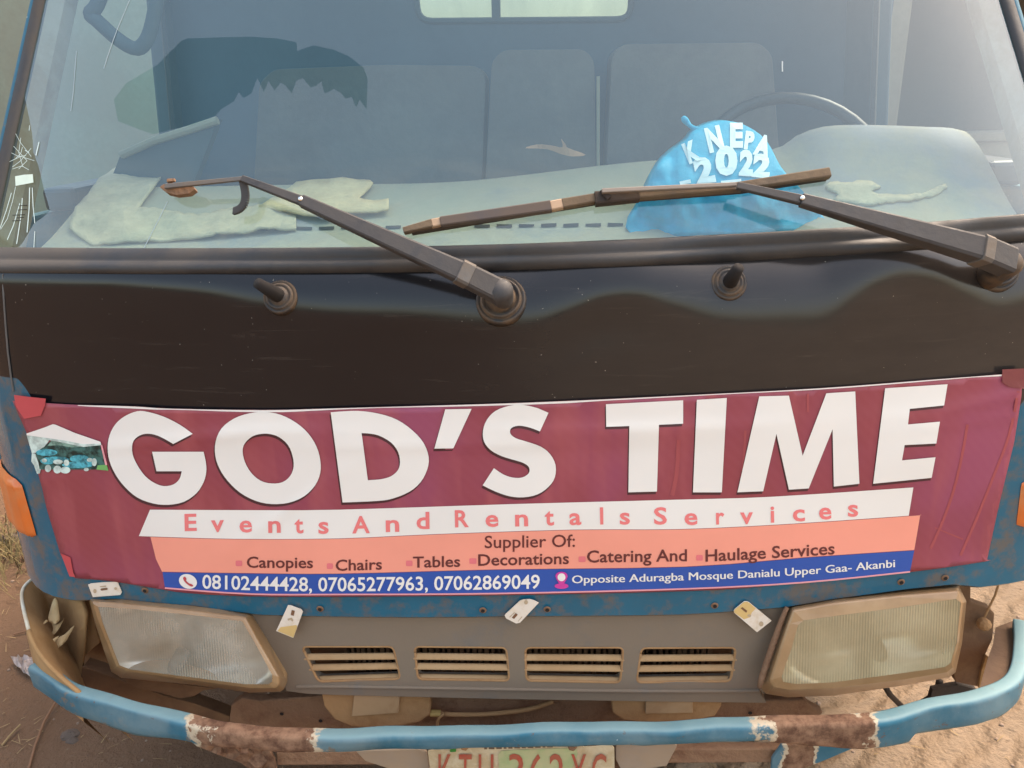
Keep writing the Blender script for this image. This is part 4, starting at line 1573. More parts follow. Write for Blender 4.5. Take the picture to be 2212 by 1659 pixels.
# ------------------------------------------------------------------ things behind the bumper
b = MB()
put(b, [(490, 1600), (495, 1555), (499, 1524), (522, 1508), (560, 1514), (700, 1503), (1600, 1514), (1736, 1512), (1752, 1526), (1779, 1540), (1700, 1600)], 0, S=lambda x, z: .05, step=30, thick=(0, .02, 0))
CH = b.build('cross_member', M['rust'], TRUCK, bevel=.003)
for a_, b2 in ((828, 1541), (609, 1541), (739, 1602), (1620, 1539), (693, 1556)):
    dot_on(lambda x, z: .05, a_, b2, .004, .002, 'bolt_hole', M['hole'], CH, rust=False)
def tow(U, inner):
    b = MB()
    put(b, U, 0, S=lambda x, z: .02, step=24, thick=(0, .03, 0))
    o = b.build('tow_bracket', M['mud'], TRUCK, bevel=.004)
    b = MB()
    put(b, inner, 0, S=lambda x, z: .012, step=24, thick=(0, .01, 0))
    b.build('bracket_plate', mat('bracket_plate', (.29, .165, .08), .85, dust=(.4, .27, .15), dust_amt=.4), o, bevel=.002)
tow([(692, 1490), (700, 1527), (722, 1555), (758, 1570), (800, 1574), (860, 1571), (906, 1561), (929, 1546), (932, 1490)], [(766, 1490), (864, 1490), (861, 1541), (759, 1549)])
tow([(1318, 1500), (1323, 1541), (1345, 1556), (1400, 1562), (1480, 1562), (1545, 1548), (1559, 1526), (1560, 1500)], [(1396, 1500), (1497, 1500), (1497, 1541), (1394, 1543)])
b = MB()
b.tube([on_y(x, y, .03) for x, y in spline([(905, 1541), (940, 1541), (975, 1543), (1040, 1543), (1100, 1538), (1150, 1530), (1195, 1515)], 4, False)], .0045, 8)
b.tube([on_y(x, y, .025) for x, y in spline([(960, 1542), (948, 1552), (944, 1570)], 4, False)], .003, 6)
b.build('cable', M['mud'], TRUCK, smooth=True)
b = MB()
b.tube([on_y(x, y, .03) for x, y in ((930, 1540), (952, 1541))], .007, 8)
b.build('cable_ferrule', mat('brass', (.5, .34, .12), .5, metal=.5), TRUCK)
# left diagonal stay and lamp tray
b = MB()
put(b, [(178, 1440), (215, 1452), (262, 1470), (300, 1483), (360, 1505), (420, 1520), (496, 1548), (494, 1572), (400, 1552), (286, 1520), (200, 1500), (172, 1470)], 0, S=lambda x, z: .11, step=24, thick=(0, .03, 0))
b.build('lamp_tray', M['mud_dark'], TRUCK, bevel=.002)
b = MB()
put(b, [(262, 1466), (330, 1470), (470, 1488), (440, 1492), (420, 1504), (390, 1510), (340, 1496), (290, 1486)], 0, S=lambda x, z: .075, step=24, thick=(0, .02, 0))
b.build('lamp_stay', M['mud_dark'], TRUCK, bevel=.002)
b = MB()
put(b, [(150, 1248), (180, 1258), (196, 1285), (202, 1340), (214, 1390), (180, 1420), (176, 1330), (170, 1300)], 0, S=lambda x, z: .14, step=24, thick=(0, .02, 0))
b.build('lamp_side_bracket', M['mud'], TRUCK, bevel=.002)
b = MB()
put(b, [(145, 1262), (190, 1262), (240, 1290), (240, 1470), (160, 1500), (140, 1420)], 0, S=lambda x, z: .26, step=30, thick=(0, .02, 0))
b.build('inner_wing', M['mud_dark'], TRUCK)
# right side bracket, wire, hoses
b = MB()
put(b, [(2064, 1256), (2098, 1258), (2098, 1300), (2140, 1315), (2149, 1326), (2145, 1380), (2128, 1418), (2120, 1486), (2064, 1474), (2056, 1440), (2078, 1363)], 0, S=lambda x, z: .13, step=24, thick=(0, .02, 0))
RB = b.build('lamp_side_bracket', M['mud_dark'], TRUCK, bevel=.003)
b = MB()
put(b, [(2130, 1417), (2136, 1420), (2129, 1470), (2122, 1486), (2114, 1486), (2120, 1450)], .004, S=lambda x, z: .128, step=24, thick=(0, .006, 0))
b.build('bracket_lip', M['bumper_in'], RB)
b = MB()
b.tube([on_y(x, y, .12) for x, y in ((2157, 1262), (2150, 1285), (2140, 1305), (2132, 1322), (2124, 1340))], .0022, 6)
b.build('tie_wire', M['mud'], TRUCK)
b = MB()
b.lathe(on_y(2122, 1345, .118), (0, -1, .2), [(.012, 0), (.012, .012), (.007, .018), (.001, .02)], 10)
b.build('bracket_nut', M['mud'], RB)
b = MB()
b.tube([on_y(x, y, .16) for x, y in ((1910, 1480), (1922, 1500), (1940, 1518), (1962, 1540))], .006, 8)
b.tube([on_y(x, y, .16) for x, y in ((2030, 1470), (2026, 1488), (2018, 1503), (1990, 1520))], .007, 8)
b.build('hose', M['dark'], TRUCK, smooth=True)
b = MB()
put(b, [(2015, 1490), (2070, 1480), (2110, 1490), (2080, 1510), (2030, 1530), (2008, 1515)], 0, [el(2034, 1508, 5, 5, n=12)], S=lambda x, z: .14, step=24, thick=(0, .012, 0))
b.build('hose_bracket', M['dark'], TRUCK)

# ------------------------------------------------------------------ cab shell and interior
M['inner_dark'] = mat('cab_inner', (.06, .085, .10), .8)
M['inner_blue'] = mat('cab_back_blue', (.055, .09, .13), .7)
M['dash'] = mat('dash_plastic', (.20, .215, .225), .7, dust=(.40, .35, .22), dust_amt=.48, dscale=3.2, bumps=.08)
M['seat'] = mat('seat_vinyl', (.115, .098, .095), .6, dust=(.2, .18, .16), dust_amt=.2, dscale=5, bumps=.1)
M['black_plastic'] = mat('black_plastic', (.02, .02, .022), .45)
YBP, YRW = .88, 1.06
# rear wall with window
def yz(y): return lambda x, z: y
b = MB()
wallp = [on_y(400, 700, YRW), on_y(400, -700, YRW)]
def rwall():
    o = [(-.94, .75), (.94, .75), (.94, 2.02), (-.94, 2.02)]
    ws = [on_y(x, y, YRW) for x, y in rr([(885, -150), (1365, -165), (1362, 42), (905, 46)], 30)]
    h = [(p.x, p.z) for p in ws]
    V, T = region(o, [h], .12)
    b = MB()
    b.sheet([Vector((x, YRW, z)) for x, z in V], T, (0, .03, 0))
    b.build('cab_rear_wall', M['inner_blue'], TRUCK)
    b = MB()
    b.tube([Vector((x, YRW-.004, z)) for x, z in h+h[:1]], .008, 6)
    c0 = on_y(1068, -160, YRW); c1 = on_y(1072, 45, YRW)
    b.bar(c0, c1, .022, .022, .02, .02, Vector((0, -1, 0)))
    b.build('rear_window_frame', M['inner_dark'], TRUCK)
    b = MB()
    V, T = region(h, [], .08)
    b.sheet([Vector((x, YRW+.012, z)) for x, z in V], T)
    b.build('rear_window_glass', M['glass_rear'], TRUCK)
rwall()
for s in (-1, 1):
    b = MB()
    # door skin below the window, rear pillar, roof rail
    b.box((s*1.045, .66, .96), (.03, .90, .66))
    b.build('door', M['blue_paint'], TRUCK, bevel=.008)
    b = MB()
    b.box((s*1.0, (.50+YBP)/2+.02, 1.315), (.075, YBP-.50, .05))
    b.build('door_sill', M['black_plastic'], TRUCK, bevel=.01)
    b = MB()
    pw = .20 if s > 0 else .06
    py_ = YBP+.06 if s > 0 else YBP+.15
    pxx = .975 if s < 0 else .87
    b.bar(Vector((s*pxx, py_, 1.25)), Vector((s*(pxx-.05), py_+.03, 2.03)), pw, pw*.8, .05, .05, Vector((s, 0, .1)))
    b.build('rear_pillar', M['inner_dark'], TRUCK, bevel=.006)
    b = MB()
    b.bar(Vector((s*(pxx-.03), py_-pw*.5-.02, 1.30)), Vector((s*(pxx-.08), py_-pw*.5+.01, 2.03)), .02, .02, .012, .012, Vector((s, -.5, 0)))
    b.build('door_seal', M['black_plastic'], TRUCK)
    b = MB()
    b.bar(Vector((s*.865, .62, 2.04)), Vector((s*.865, YRW+.05, 2.04)), .08, .08, .07, .07, Vector((0, 0, 1)))
    b.build('roof_rail', M['blue_paint'], TRUCK, bevel=.01)
b = MB()
b.box((0, .86, 2.08), (1.64, .56, .05))
b.build('roof', M['blue_paint'], TRUCK, bevel=.02)
b = MB()
b.box((0, .62, .68), (1.72, .86, .05))
b.build('cab_floor', M['mud_dark'], TRUCK)
b = MB()
b.box((0, .22, .86), (1.62, .03, .76))
b.build('firewall', M['inner_dark'], TRUCK)
for s in (-1, 1):
    b = MB()
    b.box((s*.38, 2.0, .52), (.09, 3.6, .16))
    b.build('chassis_rail', M['mud_dark'], TRUCK, bevel=.01)
    b = MB()
    b.lathe(Vector((s*.84, .95, .36)), (s, 0, 0), [(.20, -.10), (.34, -.10), (.36, -.06), (.36, .05), (.34, .09), (.21, .09)], 40)
    wo = b.build('wheel', M['rubber'], TRUCK, smooth=True)
    b = MB()
    b.lathe(Vector((s*.84, .95, .36)), (s, 0, 0), [(.21, .085), (.19, .05), (.12, .03), (.08, .06), (.001, .06)], 32)
    b.build('rim', M['mud'], wo, smooth=True)
# load bed behind the cab
b = MB()
b.box((0, 2.75, .95), (1.80, 3.0, .06))
for s in (-1, 1):
    b.box((s*.89, 2.75, 1.18), (.04, 3.0, .40))
b.box((0, 1.27, 1.18), (1.74, .04, .40))
b.box((0, 4.23, 1.18), (1.74, .04, .40))
b.build('load_bed', M['blue_paint'], TRUCK, bevel=.006)

# dashboard: a pad from the glass foot backwards, with the instrument hood on the driver's side
def dash():
    n, m_ = 70, 16
    edge = [(lambda p: (p.x, p.z))(on_y(x, y, .46)) for x, y in ((-160, 400), (200, 405), (700, 398), (900, 396), (1040, 388), (1370, 350), (1560, 338), (1680, 320), (1730, 288), (1800, 271), (2000, 274), (2080, 282), (2130, 318), (2180, 370), (2250, 420))]
    V, Fc = [], []
    for i in range(n+1):
        x = -.87+1.74*i/n
        y0 = YW0+bowW(x)+.012
        ze = smooth_tab(edge, x)
        y1 = .46
        for j in range(m_+1):
            t = j/m_
            e = t*t*(3-2*t)
            V.append(Vector((x, y0+(y1-y0)*t, ZW-.012+(ze-ZW+.012)*(.35*t+.65*e))))
        V.append(Vector((x, y1+.02, ze-.012)))
        V.append(Vector((x, y1+.02, ze-.30)))
    k = m_+3
    for i in range(n):
        for j in range(k-1):
            a = i*k+j
            Fc.append((a, a+k, a+k+1, a+1))
    b = MB()
    b.add(V, Fc)
    return b.build('dashboard', M['dash'], TRUCK, smooth=True)
DASH = dash()
def dash_pt(px, py, h=.004):
    """point on the dashboard top seen at a photo position"""
    best = None
    d = ray(px, py)
    t = (.11-CAM.y)/d.y
    prev = None
    while t < 3:
        p = CAM+d*t
        x = p.x
        y0 = YW0+bowW(x)+.012
        tt_ = max(0, min(1, (p.y-y0)/(.46-y0)))
        e = tt_*tt_*(3-2*tt_)
        ze = smooth_tab(DEDGE, x)
        zs = ZW-.012+(ze-ZW+.012)*(.35*tt_+.65*e)+h
        if p.z <= zs:
            return Vector((p.x, p.y, zs))
        t += .004
    return p
DEDGE = [(lambda p: (p.x, p.z))(on_y(x, y, .46)) for x, y in ((-160, 400), (200, 405), (700, 398), (900, 396), (1040, 388), (1370, 350), (1560, 338), (1680, 320), (1730, 288), (1800, 271), (2000, 274), (2080, 282), (2130, 318), (2180, 370), (2250, 420))]
for i in range(18):
    x = 545+i*48
    if i in (9,):
        continue
    y = 492-(x-545)*.012
    q = [dash_pt(x, y, .002), dash_pt(x+33, y-.5, .002), dash_pt(x+33, y+6, .002), dash_pt(x, y+6.5, .002)]
    b = MB()
    b.sheet(q, [(0, 1, 2), (0, 2, 3)])
    b.build('demister_slot', M['hole'], DASH)
# seats
def seat(outl, Y, th, name='seat_back'):
    V, T = region(outl, step=24)
    cx = sum(p[0] for p in outl)/len(outl); cy = sum(p[1] for p in outl)/len(outl)
    b = MB()
    b.sheet([on_y(x, y, Y) for x, y in V], T, (0, th, 0))
    so_ = b.build(name, M['seat'], TRUCK, bevel=.025)
    return so_
M['seam'] = mat('seat_seam', (.05, .045, .045), .7)
seat(rr([(1322, 118), (1345, 95), (1640, 92), (1668, 118), (1700, 560), (1300, 560)], 16), .78, .13)
seat(rr([(1062, 132), (1085, 108), (1262, 106), (1284, 130), (1290, 560), (1040, 560)], 16), .80, .13)
seat(rr([(560, 180), (590, 150), (830, 140), (1030, 142), (1050, 165), (1035, 560), (540, 560)], 16), .82, .13)
b = MB()
b.tube([on_y(1292, y, .77) for y in (165, 220, 280, 360)], .004, 6)
b.build('seat_piping', M['dash'], TRUCK)
# steering wheel
b = MB()
cw = on_y(1710, 392, .56)
pts = []
for k in range(41):
    a = 2*pi*k/40
    pts.append(cw+Vector((.20*cos(a), 0, 0))+Vector((0, .55, .83)).normalized()*(.20*sin(a)))
b.tube(pts, .013, 10)
b.bar(cw+Vector((-.18, 0, 0)), cw+Vector((.18, 0, 0)), .03, .03, .015, .015, Vector((0, -.8, .5)))
b.build('steering_wheel', M['black_plastic'], TRUCK, smooth=True)
# grab handle on the left pillar
b = MB()
b.tube([on_y(x, y, .5) for x, y in spline([(235, -60), (210, 10), (195, 30), (210, 45), (255, 85), (295, 105), (320, 80), (335, 20), (345, -60)], 4, False)], .014, 10)
b.build('grab_handle', M['inner_dark'], TRUCK, smooth=True)
# door panel corner seen at the left
b = MB()
put(b, [(235, 400), (262, 330), (330, 300), (470, 258), (455, 300), (420, 390), (400, 470), (240, 470)], 0, S=lambda x, z: .60, step=30, thick=(0, .03, 0))
b.build('door_pocket', M['inner_dark'], TRUCK)
b = MB()
b.tube([on_y(x, y, .595) for x, y in ((262, 335), (330, 305), (400, 283), (470, 260))], .009, 8)
b.build('door_pocket_edge', M['dash'], TRUCK)

# ------------------------------------------------------------------ things on the dashboard
def bag():
    outl = spline([(1364, 508), (1379, 450), (1405, 392), (1435, 343), (1484, 304), (1500, 285), (1530, 268), (1570, 261), (1613, 272), (1656, 304), (1688, 362), (1731, 409), (1765, 452), (1786, 482), (1760, 496), (1560, 506)], 3)
    V, T = region(outl, step=8)
    cx, cy, hx, hy = 1575, 400, 215, 145
    def BS(x, y):
        # distance behind the glass: nearest in the middle of the bag
        u, v = (x-cx)/hx, (y-cy)/hy
        r2 = min(1, u*u+v*v)
        wr = .016*mnoise.noise(Vector((x*.018, y*.014, 1)))+.008*mnoise.noise(Vector((x*.05, y*.035, 4)))
        q = min(1, max(0, (math.hypot((x-1576)/95, (y-335)/75)-.75)/.6))
        return .085-.045*(1-r2)**.8+wr*(.08+.92*q)
    def P(x, y, o=0.0):
        p = hit(Wd, x, y)
        d = ray(x, y).normalized()
        return p+d*(BS(x, y)-o)
    b = MB()
    b.sheet([P(x, y) for x, y in V], T, (0, .05, 0))
    o = b.build('plastic_bag', M['bag'], None, smooth=True)
    tag(o, 'bright blue plastic bag with white lettering on the dashboard behind the windscreen', 'bag')
    b = MB()
    b.tube([P(x, y, -.02) for x, y in spline([(1515, 285), (1495, 275), (1482, 262), (1474, 252)], 3, False)], [.008, .006, .005, .004, .004, .005, .006, .006, .005, .003][:10], 8)
    b.build('bag_knot', M['bag'], o, smooth=True)
    b = MB()
    def gl(ch_, cx_, base, cap, wpx, rot):
        Vt, Ft = text_geo(ch_, .06)
        x0 = min(v[0] for v in Vt); x1 = max(v[0] for v in Vt)
        k = cap/cap_h(); kx = wpx/(x1-x0)
        ca, sa = cos(rot), sin(rot)
        V3 = []
        for v in Vt:
            xx = (v[0]-(x0+x1)/2)*kx
            yy = -v[1]*k
            V3.append(P(cx_+xx*ca-yy*sa, base+xx*sa+yy*ca, .0046 if ch_ == 'K' else .0032))
        T2 = []
        for f in Ft:
            for i in range(1, len(f)-1):
                T2.append((f[0], f[i], f[i+1]))
        b.sheet(V3, T2)
    for a in (('K', 1502, 346, 40, 30, -.40), ('N', 1549, 323, 47, 34, -.24), ('E', 1591, 315, 46, 28, .0), ('P', 1617, 320, 34, 20, .12), ('A', 1643, 334, 40, 34, .26),
              ('2', 1526, 393, 50, 42, -.20), ('0', 1569, 374, 54, 48, 0), ('2', 1611, 376, 48, 30, .06), ('2', 1643, 380, 44, 38, .10),
              ('-', 1482, 402, 26, 24, -.2), ('-', 1580, 398, 20, 44, -.1)):
        gl(*a)
    b.build('bag_lettering', mat('bag_white', (.80, .86, .87), .5), o)
M['bag'] = mat('bag_blue', (.0, .38, .60), .6, grain=.12, bumps=.3, bscale=22)
bag()

def crumple(name, outl, m, label, cat, amp=.02, h=.01, step=10, seed=1):
    rnd = random.Random(seed)
    V, T = region(outl, step=step)
    V3 = []
    for x, y in V:
        p = dash_pt(x, y, h)
        a = amp*(.5+.9*mnoise.noise(Vector((x*.013+seed, y*.022, seed)))+.5*abs(mnoise.noise(Vector((x*.035, y*.06, seed+5)))))
        p = p+Vector((0, 0, max(0, a)))
        V3.append(p)
    b = MB()
    b.sheet(V3, T, (0, 0, -.004))
    o = b.build(name, m, None, smooth=True)
    return tag(o, label, cat)
M['cloth'] = mat('cream_cloth', (.62, .47, .26), .9, grain=.16, bumps=.5, bscale=30)
M['cloth2'] = mat('pale_cloth', (.46, .39, .25), .9, grain=.16, bumps=.5, bscale=26)
crumple('crumpled_cloth', [(150, 500), (170, 440), (215, 395), (290, 352), (345, 349), (352, 380), (330, 420), (300, 455), (400, 470), (540, 455), (640, 455), (640, 500), (420, 520), (200, 530)], M['cloth2'],
        'pale crumpled cloth heaped on the dashboard at the cracked windscreen corner', 'cloth', .011, .003, 8, 2)
crumple('paper_sheet', [(615, 420), (640, 396), (800, 390), (806, 396), (775, 432), (840, 436), (840, 455), (700, 470), (560, 452)], M['cloth'],
        'cream paper sheet lying on the dashboard behind the bladeless wiper arm', 'paper', .008, .012, 14, 4)
crumple('dust_smear', [(1782, 408), (1800, 398), (1832, 402), (1858, 394), (1890, 398), (1902, 408), (1880, 416), (1905, 424), (1950, 426), (1990, 421), (2020, 408), (2042, 400), (2046, 407), (2024, 422), (1985, 434), (1930, 438), (1880, 446), (1835, 440), (1800, 436), (1812, 424)], M['cloth2'],  # dust smear on the dash, modelled as a thin raised sheet
        'flat yellowish dust smear on the dashboard under the right wiper arm', 'dust smear', .004, .003, 8, 6)
b = MB()
lf = spline([(1135, 320), (1160, 312), (1190, 314), (1215, 318), (1212, 300), (1222, 312), (1228, 320), (1265, 334), (1240, 338), (1215, 334), (1180, 322)], 3)
V, T = region(lf, step=10)
b.sheet([on_y(x, y, .40+.02*sin(x*.05)) for x, y in V], T, (0, .002, 0))
tag(b.build('dry_leaf', mat('leaf_tan', (.46, .26, .16), .8), None), 'curled dry tan leaf standing at the back edge of the dashboard', 'leaf')

# ------------------------------------------------------------------ cards tucked along the grille
def card(outl, hole, marks, label, S, off, mi=0, yellow=None):
    b = MB()
    V, T = region(outl, step=10)
    b.sheet([hit(S, x, y, off) for x, y in V], T, (0, .0016, 0), 0)
    o = b.build('plastic_card', [M['white_card']], None)
    tag(o, label, 'plastic card', 'punched plastic cards stuck along the truck front')
    b = MB()
    put(b, hole, off+.0008, S=S, step=20)
    b.build('card_cutout', M['card_hole'], o)
    if yellow:
        b = MB()
        put(b, yellow, off+.0004, S=S, step=20)
        b.build('card_stain', M['yellow_card'], o)
    b = MB()
    for mk in marks:
        put(b, mk, off+.0007, S=S, step=20)
    b.build('card_mark', M['card_mark'], o)
k_ = .061275
z1 = lambda L_: [(162.6+k_*x, 1240.2+k_*y) for x, y in L_]
z3 = lambda L_: [(1057.2+k_*x, 1274+k_*y) for x, y in L_]
z4 = lambda L_: [(1558.7+k_*x, 1280.9+k_*y) for x, y in L_]
z2 = lambda L_: [(609.9+k_*x, 1287.6+k_*y) for x, y in L_]
GF = lambda x, z: min(GP(x, z), F0(x, z))
card(z1([(450, 380), (540, 335), (1000, 290), (1480, 270), (1640, 640), (1580, 735), (620, 810)]), z1([(880, 540), (920, 505), (1110, 480), (1140, 510), (1130, 555), (920, 585)]),
     [z1(el(690, 600, 60, 80, n=10)), z1(el(1420, 510, 50, 50, n=10)), z1([(860, 430), (1090, 400), (1080, 450), (880, 460)])],
     'dusty white plastic card lying flat above the left headlight, half under the banner', F0, .0045)
card([(621.8, 1308), (627, 1308), (651, 1317), (654, 1322), (633.6, 1378), (596.5, 1363)], z2([(330, 490), (440, 520), (400, 700), (295, 670)]),
     [z2([(180, 800), (330, 760), (390, 850), (350, 910), (280, 830), (200, 870)])],
     'upright white plastic card with stained lower end, right beside the left headlight', GF, .006,
     yellow=[(606, 1355), (640, 1350), (642, 1354), (633.6, 1377), (599, 1363)])
card(z3([(540, 910), (570, 860), (1080, 390), (1200, 350), (1420, 340), (1560, 375), (1735, 465), (1080, 1160), (940, 1190), (590, 1010)]), z3([(790, 980), (930, 820), (1000, 880), (870, 1030)]),
     [z3(el(1290, 440, 70, 80, n=10)), z3([(700, 960), (880, 790), (900, 800), (720, 980)]), z3([(1000, 1110), (1140, 940), (1165, 950), (1020, 1120)])],
     'white plastic card leaning right, at the middle of the blue edge above the grille', GF, .006)
card(z4([(430, 640), (460, 580), (790, 310), (900, 300), (980, 340), (1760, 985), (1250, 1385), (450, 700)]), z4([(670, 540), (740, 500), (910, 630), (870, 700)]),
     [z4(el(1400, 1090, 80, 90, n=10)), z4(el(980, 800, 70, 50, n=10))],
     'half yellowed plastic card tilted left beside the right headlight', GF, .006,
     yellow=z4([(440, 640), (470, 585), (795, 318), (900, 308), (975, 345), (1210, 545), (1060, 700), (1020, 850), (790, 930), (455, 695)]))

# ------------------------------------------------------------------ dry scraps caught in the left bumper end
def flake(outls, Y, label):
    """curled dry leaf pieces of one husk, measured outlines"""
    b = MB()
    for k, o_ in enumerate(outls):
        V, T = region(spline(o_, 3), step=5)
        cx = sum(p[0] for p in o_)/len(o_)
        cy = sum(p[1] for p in o_)/len(o_)
        b.sheet([on_y(x, y, Y-.004*k+.0006*abs(x-cx)-.0004*(y-cy)+.003*mnoise.noise(Vector((x*.09, y*.09, k)))) for x, y in V], T, (0, .0015, 0))
    o = b.build('dry_husk', M['husk'], None, smooth=True)
    return tag(o, label, 'plant husk')
flake([[(108, 1318), (114, 1298), (119, 1292), (124, 1300), (127, 1322), (128, 1340), (118, 1348), (104, 1340)], [(112, 1345), (122, 1350), (134, 1342), (138, 1336), (130, 1354), (120, 1368), (108, 1380), (106, 1376), (114, 1362)], [(104, 1342), (96, 1348), (90, 1352), (98, 1340)]], .13,
      'pale dry husk jammed upright in the left bumper end under the blue corner')
flake([[(104, 1398), (112, 1390), (126, 1378), (140, 1370), (154, 1356), (160, 1352), (156, 1362), (150, 1372), (142, 1386), (128, 1398), (116, 1406), (108, 1408)], [(100, 1394), (112, 1382), (128, 1374), (118, 1386), (106, 1396)]], .10,
      'pale dry husk lying slanted lower down in the left bumper end')

# ------------------------------------------------------------------ ground and surroundings
def ground_mat():
    m, N, L = new_mat('soil')
    p = N['Principled BSDF']
    tc = N.new('ShaderNodeTexCoord').outputs['Object']
    sx = N.new('ShaderNodeSeparateXYZ')
    L.new(tc, sx.inputs[0])
    n1 = noise(N, L, 3.2, 8, .65, tc)
    n2 = noise(N, L, 28, 6, .7, tc)
    dark = mixc(N, L, n1, (.115, .068, .042), (.185, .115, .072))
    dark = mixc(N, L, mth(N, L, 'MULTIPLY', n2, .5), dark, (.135, .086, .055))
    sand = mixc(N, L, n1, (.195, .142, .096), (.27, .205, .145))
    # tyre-pressed furrows in the sand
    wv = N.new('ShaderNodeTexWave')
    mp = N.new('ShaderNodeMapping')
    mp.inputs['Rotation'].default_value = (0, 0, radians(48))
    L.new(tc, mp.inputs[0])
    L.new(mp.outputs[0], wv.inputs[0])
    wv.inputs['Scale'].default_value = 4.2
    wv.inputs['Distortion'].default_value = 5
    wv.inputs['Detail'].default_value = 4
    wv.inputs['Detail Scale'].default_value = 1.6
    sand = mixc(N, L, mth(N, L, 'MULTIPLY', n2, .45), sand, (.215, .155, .105))
    wob = noise(N, L, 2.2, 5, .6, tc)
    e = mth(N, L, 'ADD', sx.outputs[0], mth(N, L, 'MULTIPLY', mth(N, L, 'SUBTRACT', wob, .5), 1.2))
    f = sstep(N, L, e, -.35, .25)
    c = mixc(N, L, f, dark, sand)
    pb = noise(N, L, 85, 3, .6, tc)
    c = mixc(N, L, mth(N, L, 'MULTIPLY', sstep(N, L, pb, .62, .72), .5), c, (.19, .15, .11))
    c = mixc(N, L, mth(N, L, 'MULTIPLY', sstep(N, L, noise(N, L, 45, 3, .6, tc), .63, .70), .55), c, (.09, .06, .045))
    L.new(c, p.inputs['Base Color'])
    p.inputs['Roughness'].default_value = .95
    p.inputs['Specular IOR Level'].default_value = .15
    h = mth(N, L, 'ADD', mth(N, L, 'MULTIPLY', n1, .8), mth(N, L, 'MULTIPLY', n2, .45))
    h = mth(N, L, 'ADD', h, mth(N, L, 'MULTIPLY', mth(N, L, 'MULTIPLY', wv.outputs[1], f), .55))
    h = mth(N, L, 'ADD', h, mth(N, L, 'MULTIPLY', pb, .2))
    L.new(bump(N, L, h, .9, .03), p.inputs['Normal'])
    return m
b = MB()
b.add([(-300, -300, 0), (300, -300, 0), (300, 300, 0), (-300, 300, 0)], [(0, 1, 2, 3)])
kind(b.build('ground', ground_mat()), 'structure')

# straw litter and dry grass at the left
random.seed(11)
b = MB()
def blade(p, d, L_, w_, up_):
    d = Vector(d)
    s = Vector((-d.y, d.x, 0)).normalized()*w_
    q1 = p+d*L_*.5+Vector((0, 0, up_*.8))
    q2 = p+d*L_+Vector((0, 0, up_))
    b.add([p-s, p+s, q1+s*.8, q1-s*.8, q2], [(0, 1, 2, 3), (3, 2, 4)])
for i in range(1100):
    px, py = random.uniform(-200, 2400), random.uniform(1000, 1760)
    if px > 500 and random.random() < .72:
        continue
    p = on_z(px, py, .003)
    a = random.uniform(0, 2*pi)
    blade(p, (cos(a), sin(a), 0), random.uniform(.008, .05), random.uniform(.0006, .0016), random.uniform(.001, .006))
kind(b.build('straw_litter', M['straw']), 'stuff')
b = MB()
for i in range(260):
    px, py = random.gauss(20, 34), random.gauss(1195, 32)
    p = on_z(px, py, 0)
    a = random.uniform(0, 2*pi)
    blade(p, (cos(a)*.7, sin(a)*.7, 0), random.uniform(.05, .16), random.uniform(.0012, .0024), random.uniform(.02, .09))
kind(b.build('dry_grass', M['grass']), 'stuff')
b = MB()
for i in range(420):
    p = on_z(random.uniform(-200, 2300), random.uniform(1050, 1800), 0)
    r = random.uniform(.002, .007)
    if random.random() < .06:
        r *= 2
    rings = []
    for k in range(4):
        zz = (0, .5, .85, 1)[k]
        rr_ = (1, .95, .6, .1)[k]
        rings.append([p+Vector((cos(t)*r*rr_*random.uniform(.8, 1.2), sin(t)*r*rr_*random.uniform(.8, 1.2), r*zz*.8)) for t in [2*pi*q/6 for q in range(6)]])
    b.loft(rings)
kind(b.build('gravel', mat('gravel', (.22, .16, .12), .95, grain=.3)), 'stuff')
def scrap_plastic(outl, label, seed):
    V, T = region(outl, step=6)
    b = MB()
    rnd = random.Random(seed)
    V3 = [on_z(x, y, .004)+Vector((0, 0, .022*abs(sin(x*.21+seed)*cos(y*.25+seed*2))+rnd.uniform(0, .008))) for x, y in V]
    b.sheet(V3, T)
    return tag(b.build('plastic_scrap', M['poly'], None), label, 'plastic scrap')
scrap_plastic([(27, 1432), (45, 1424), (74, 1424), (90, 1434), (96, 1446), (88, 1460), (66, 1466), (52, 1458), (40, 1446)], 'crumpled clear plastic scrap on the soil beside the left bumper end', 2)
def twig(pts, r, label, m='twig'):
    b = MB()
    b.tube([on_z(x, y, .006+.004*i) for i, (x, y) in enumerate(pts)], r, 6)
    return tag(b.build('twig', M[m], None), label, 'twig')
twig([(62, 1660), (76, 1610), (95, 1560), (118, 1520), (136, 1497)], .0032, 'long thin brown twig on the soil at bottom left in front of the bumper')
twig([(30, 1370), (60, 1362), (82, 1352)], .0026, 'short brown twig on the soil left of the bumper end')
twig([(4, 1610), (20, 1590), (44, 1565)], .0028, 'pale bent straw stalk on the soil at bottom left corner', 'straw')
def clod(px, py, r, label, seed):
    rnd = random.Random(seed)
    p = on_z(px, py, 0)
    b = MB()
    rings = []
    for k in range(7):
        ph = k/6*pi/2
        rings.append([p+Vector((cos(t)*r*cos(ph)*rnd.uniform(.8, 1.15), sin(t)*r*.8*cos(ph)*rnd.uniform(.8, 1.15), r*.55*sin(ph)*rnd.uniform(.9, 1.1)-.002)) for t in [2*pi*q/12 for q in range(12)]])
    b.loft(rings)
    return tag(b.build('soil_clod', M['stone'], None), label, 'soil clod')
clod(92, 1405, .03, 'dark lump of soil tucked close against the left bumper end', 1)
clod(150, 1588, .024, 'dark crumbly lump of soil beside the long twig', 2)
clod(156, 1600, .016, 'smaller dark lump touching the crumbly one beside the long twig', 3)
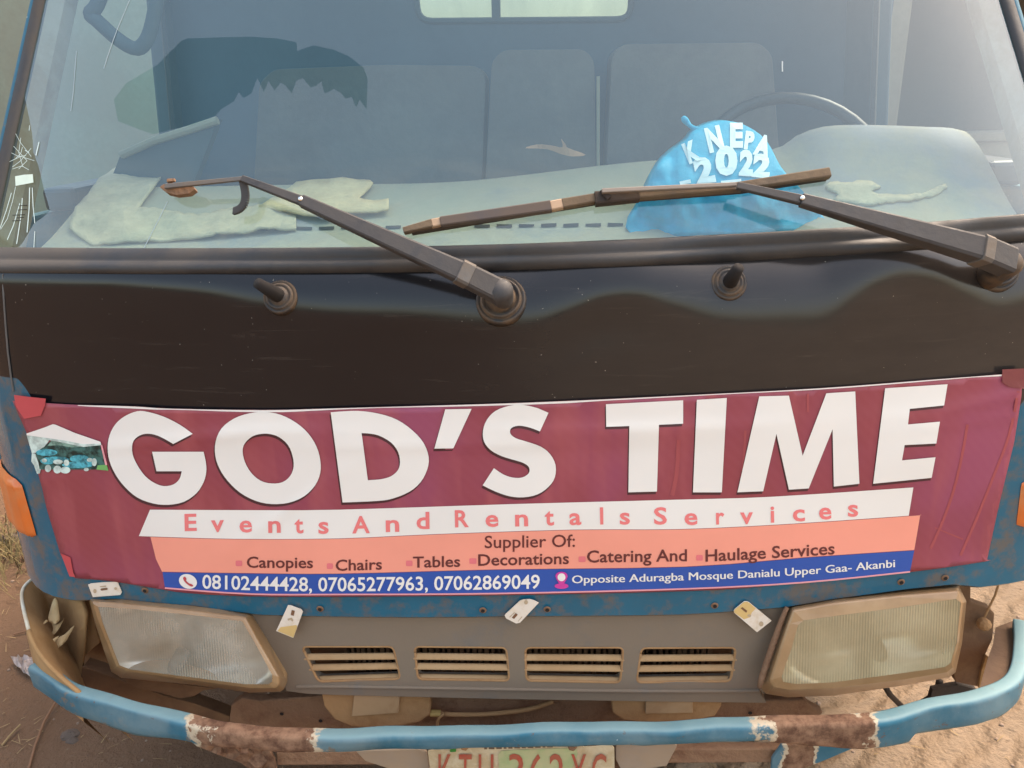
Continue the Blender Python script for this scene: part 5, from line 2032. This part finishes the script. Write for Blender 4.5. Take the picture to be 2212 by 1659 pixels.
clod(20, 1165, .04, 'brown stone in the dry grass by the left turn signal', 4)

# ------------------------------------------------------------------ buildings behind
M['mudwall'] = mat('mud_wall', (.26, .17, .10), .95, dust=(.35, .25, .16), dust_amt=.4, dscale=1.2, bumps=.5, bscale=8)
M['plaster'] = mat('plaster', (.13, .105, .085), .9, dust=(.16, .125, .095), dust_amt=.4, dscale=.9, bumps=.2, bscale=12)
M['column'] = mat('column_paint', (.30, .24, .17), .85, dust=(.26, .20, .14), dust_amt=.3, dscale=2)
M['greenwall'] = mat('pale_green_wall', (.30, .34, .27), .9, dust=(.28, .28, .22), dust_amt=.3, dscale=1.5)
b = MB()
b.box((-3.7, 5.0, 1.4), (5.0, .25, 2.8))
WL = b.build('house_wall', M['greenwall'], None, bevel=.02)
tag(WL, 'pale green plastered wall seen through the left side of the cab', 'wall')
b = MB()
b.box((-3.7, 4.855, .25), (5.0, .04, .5))
b.build('wall_plinth', M['mudwall'], WL, bevel=.01)
b = MB()
b.box((-3.6, 2.2, 1.1), (.4, 3.4, 2.2))
b.box((-3.6, 2.2, 2.23), (.5, 3.5, .06))
tag(b.build('mud_wall', M['mudwall'], None, bevel=.03), 'brown mud wall standing left of the truck', 'wall')
HS = empty('house', (4.2, 6.2, 0))
tag(HS, 'low house with a cream veranda column behind the right side of the cab', 'house')
b = MB()
b.box((5.2, 7.2, 1.6), (6.4, .25, 3.2))
b.build('wall', M['plaster'], HS, bevel=.02)
b = MB()
cpos = on_y(1902, 100, 3.9)
b.box((cpos.x, 3.9, 1.5), (.22, .22, 3.0))
b.box((cpos.x, 3.9, .15), (.30, .30, .3))
b.build('veranda_column', M['column'], HS, bevel=.015)
b = MB()
b.box((4.9, 5.2, 3.08), (6.2, 4.2, .12))
b.build('roof', mat('roof_sheet', (.25, .2, .17), .7), HS, bevel=.01)
b = MB()
b.box((5.0, 4.6, .55), (5.2, .14, 1.1))
b.box((5.0, 4.6, 1.13), (5.3, .22, .06))
b.build('veranda_parapet', M['column'], HS, bevel=.01)
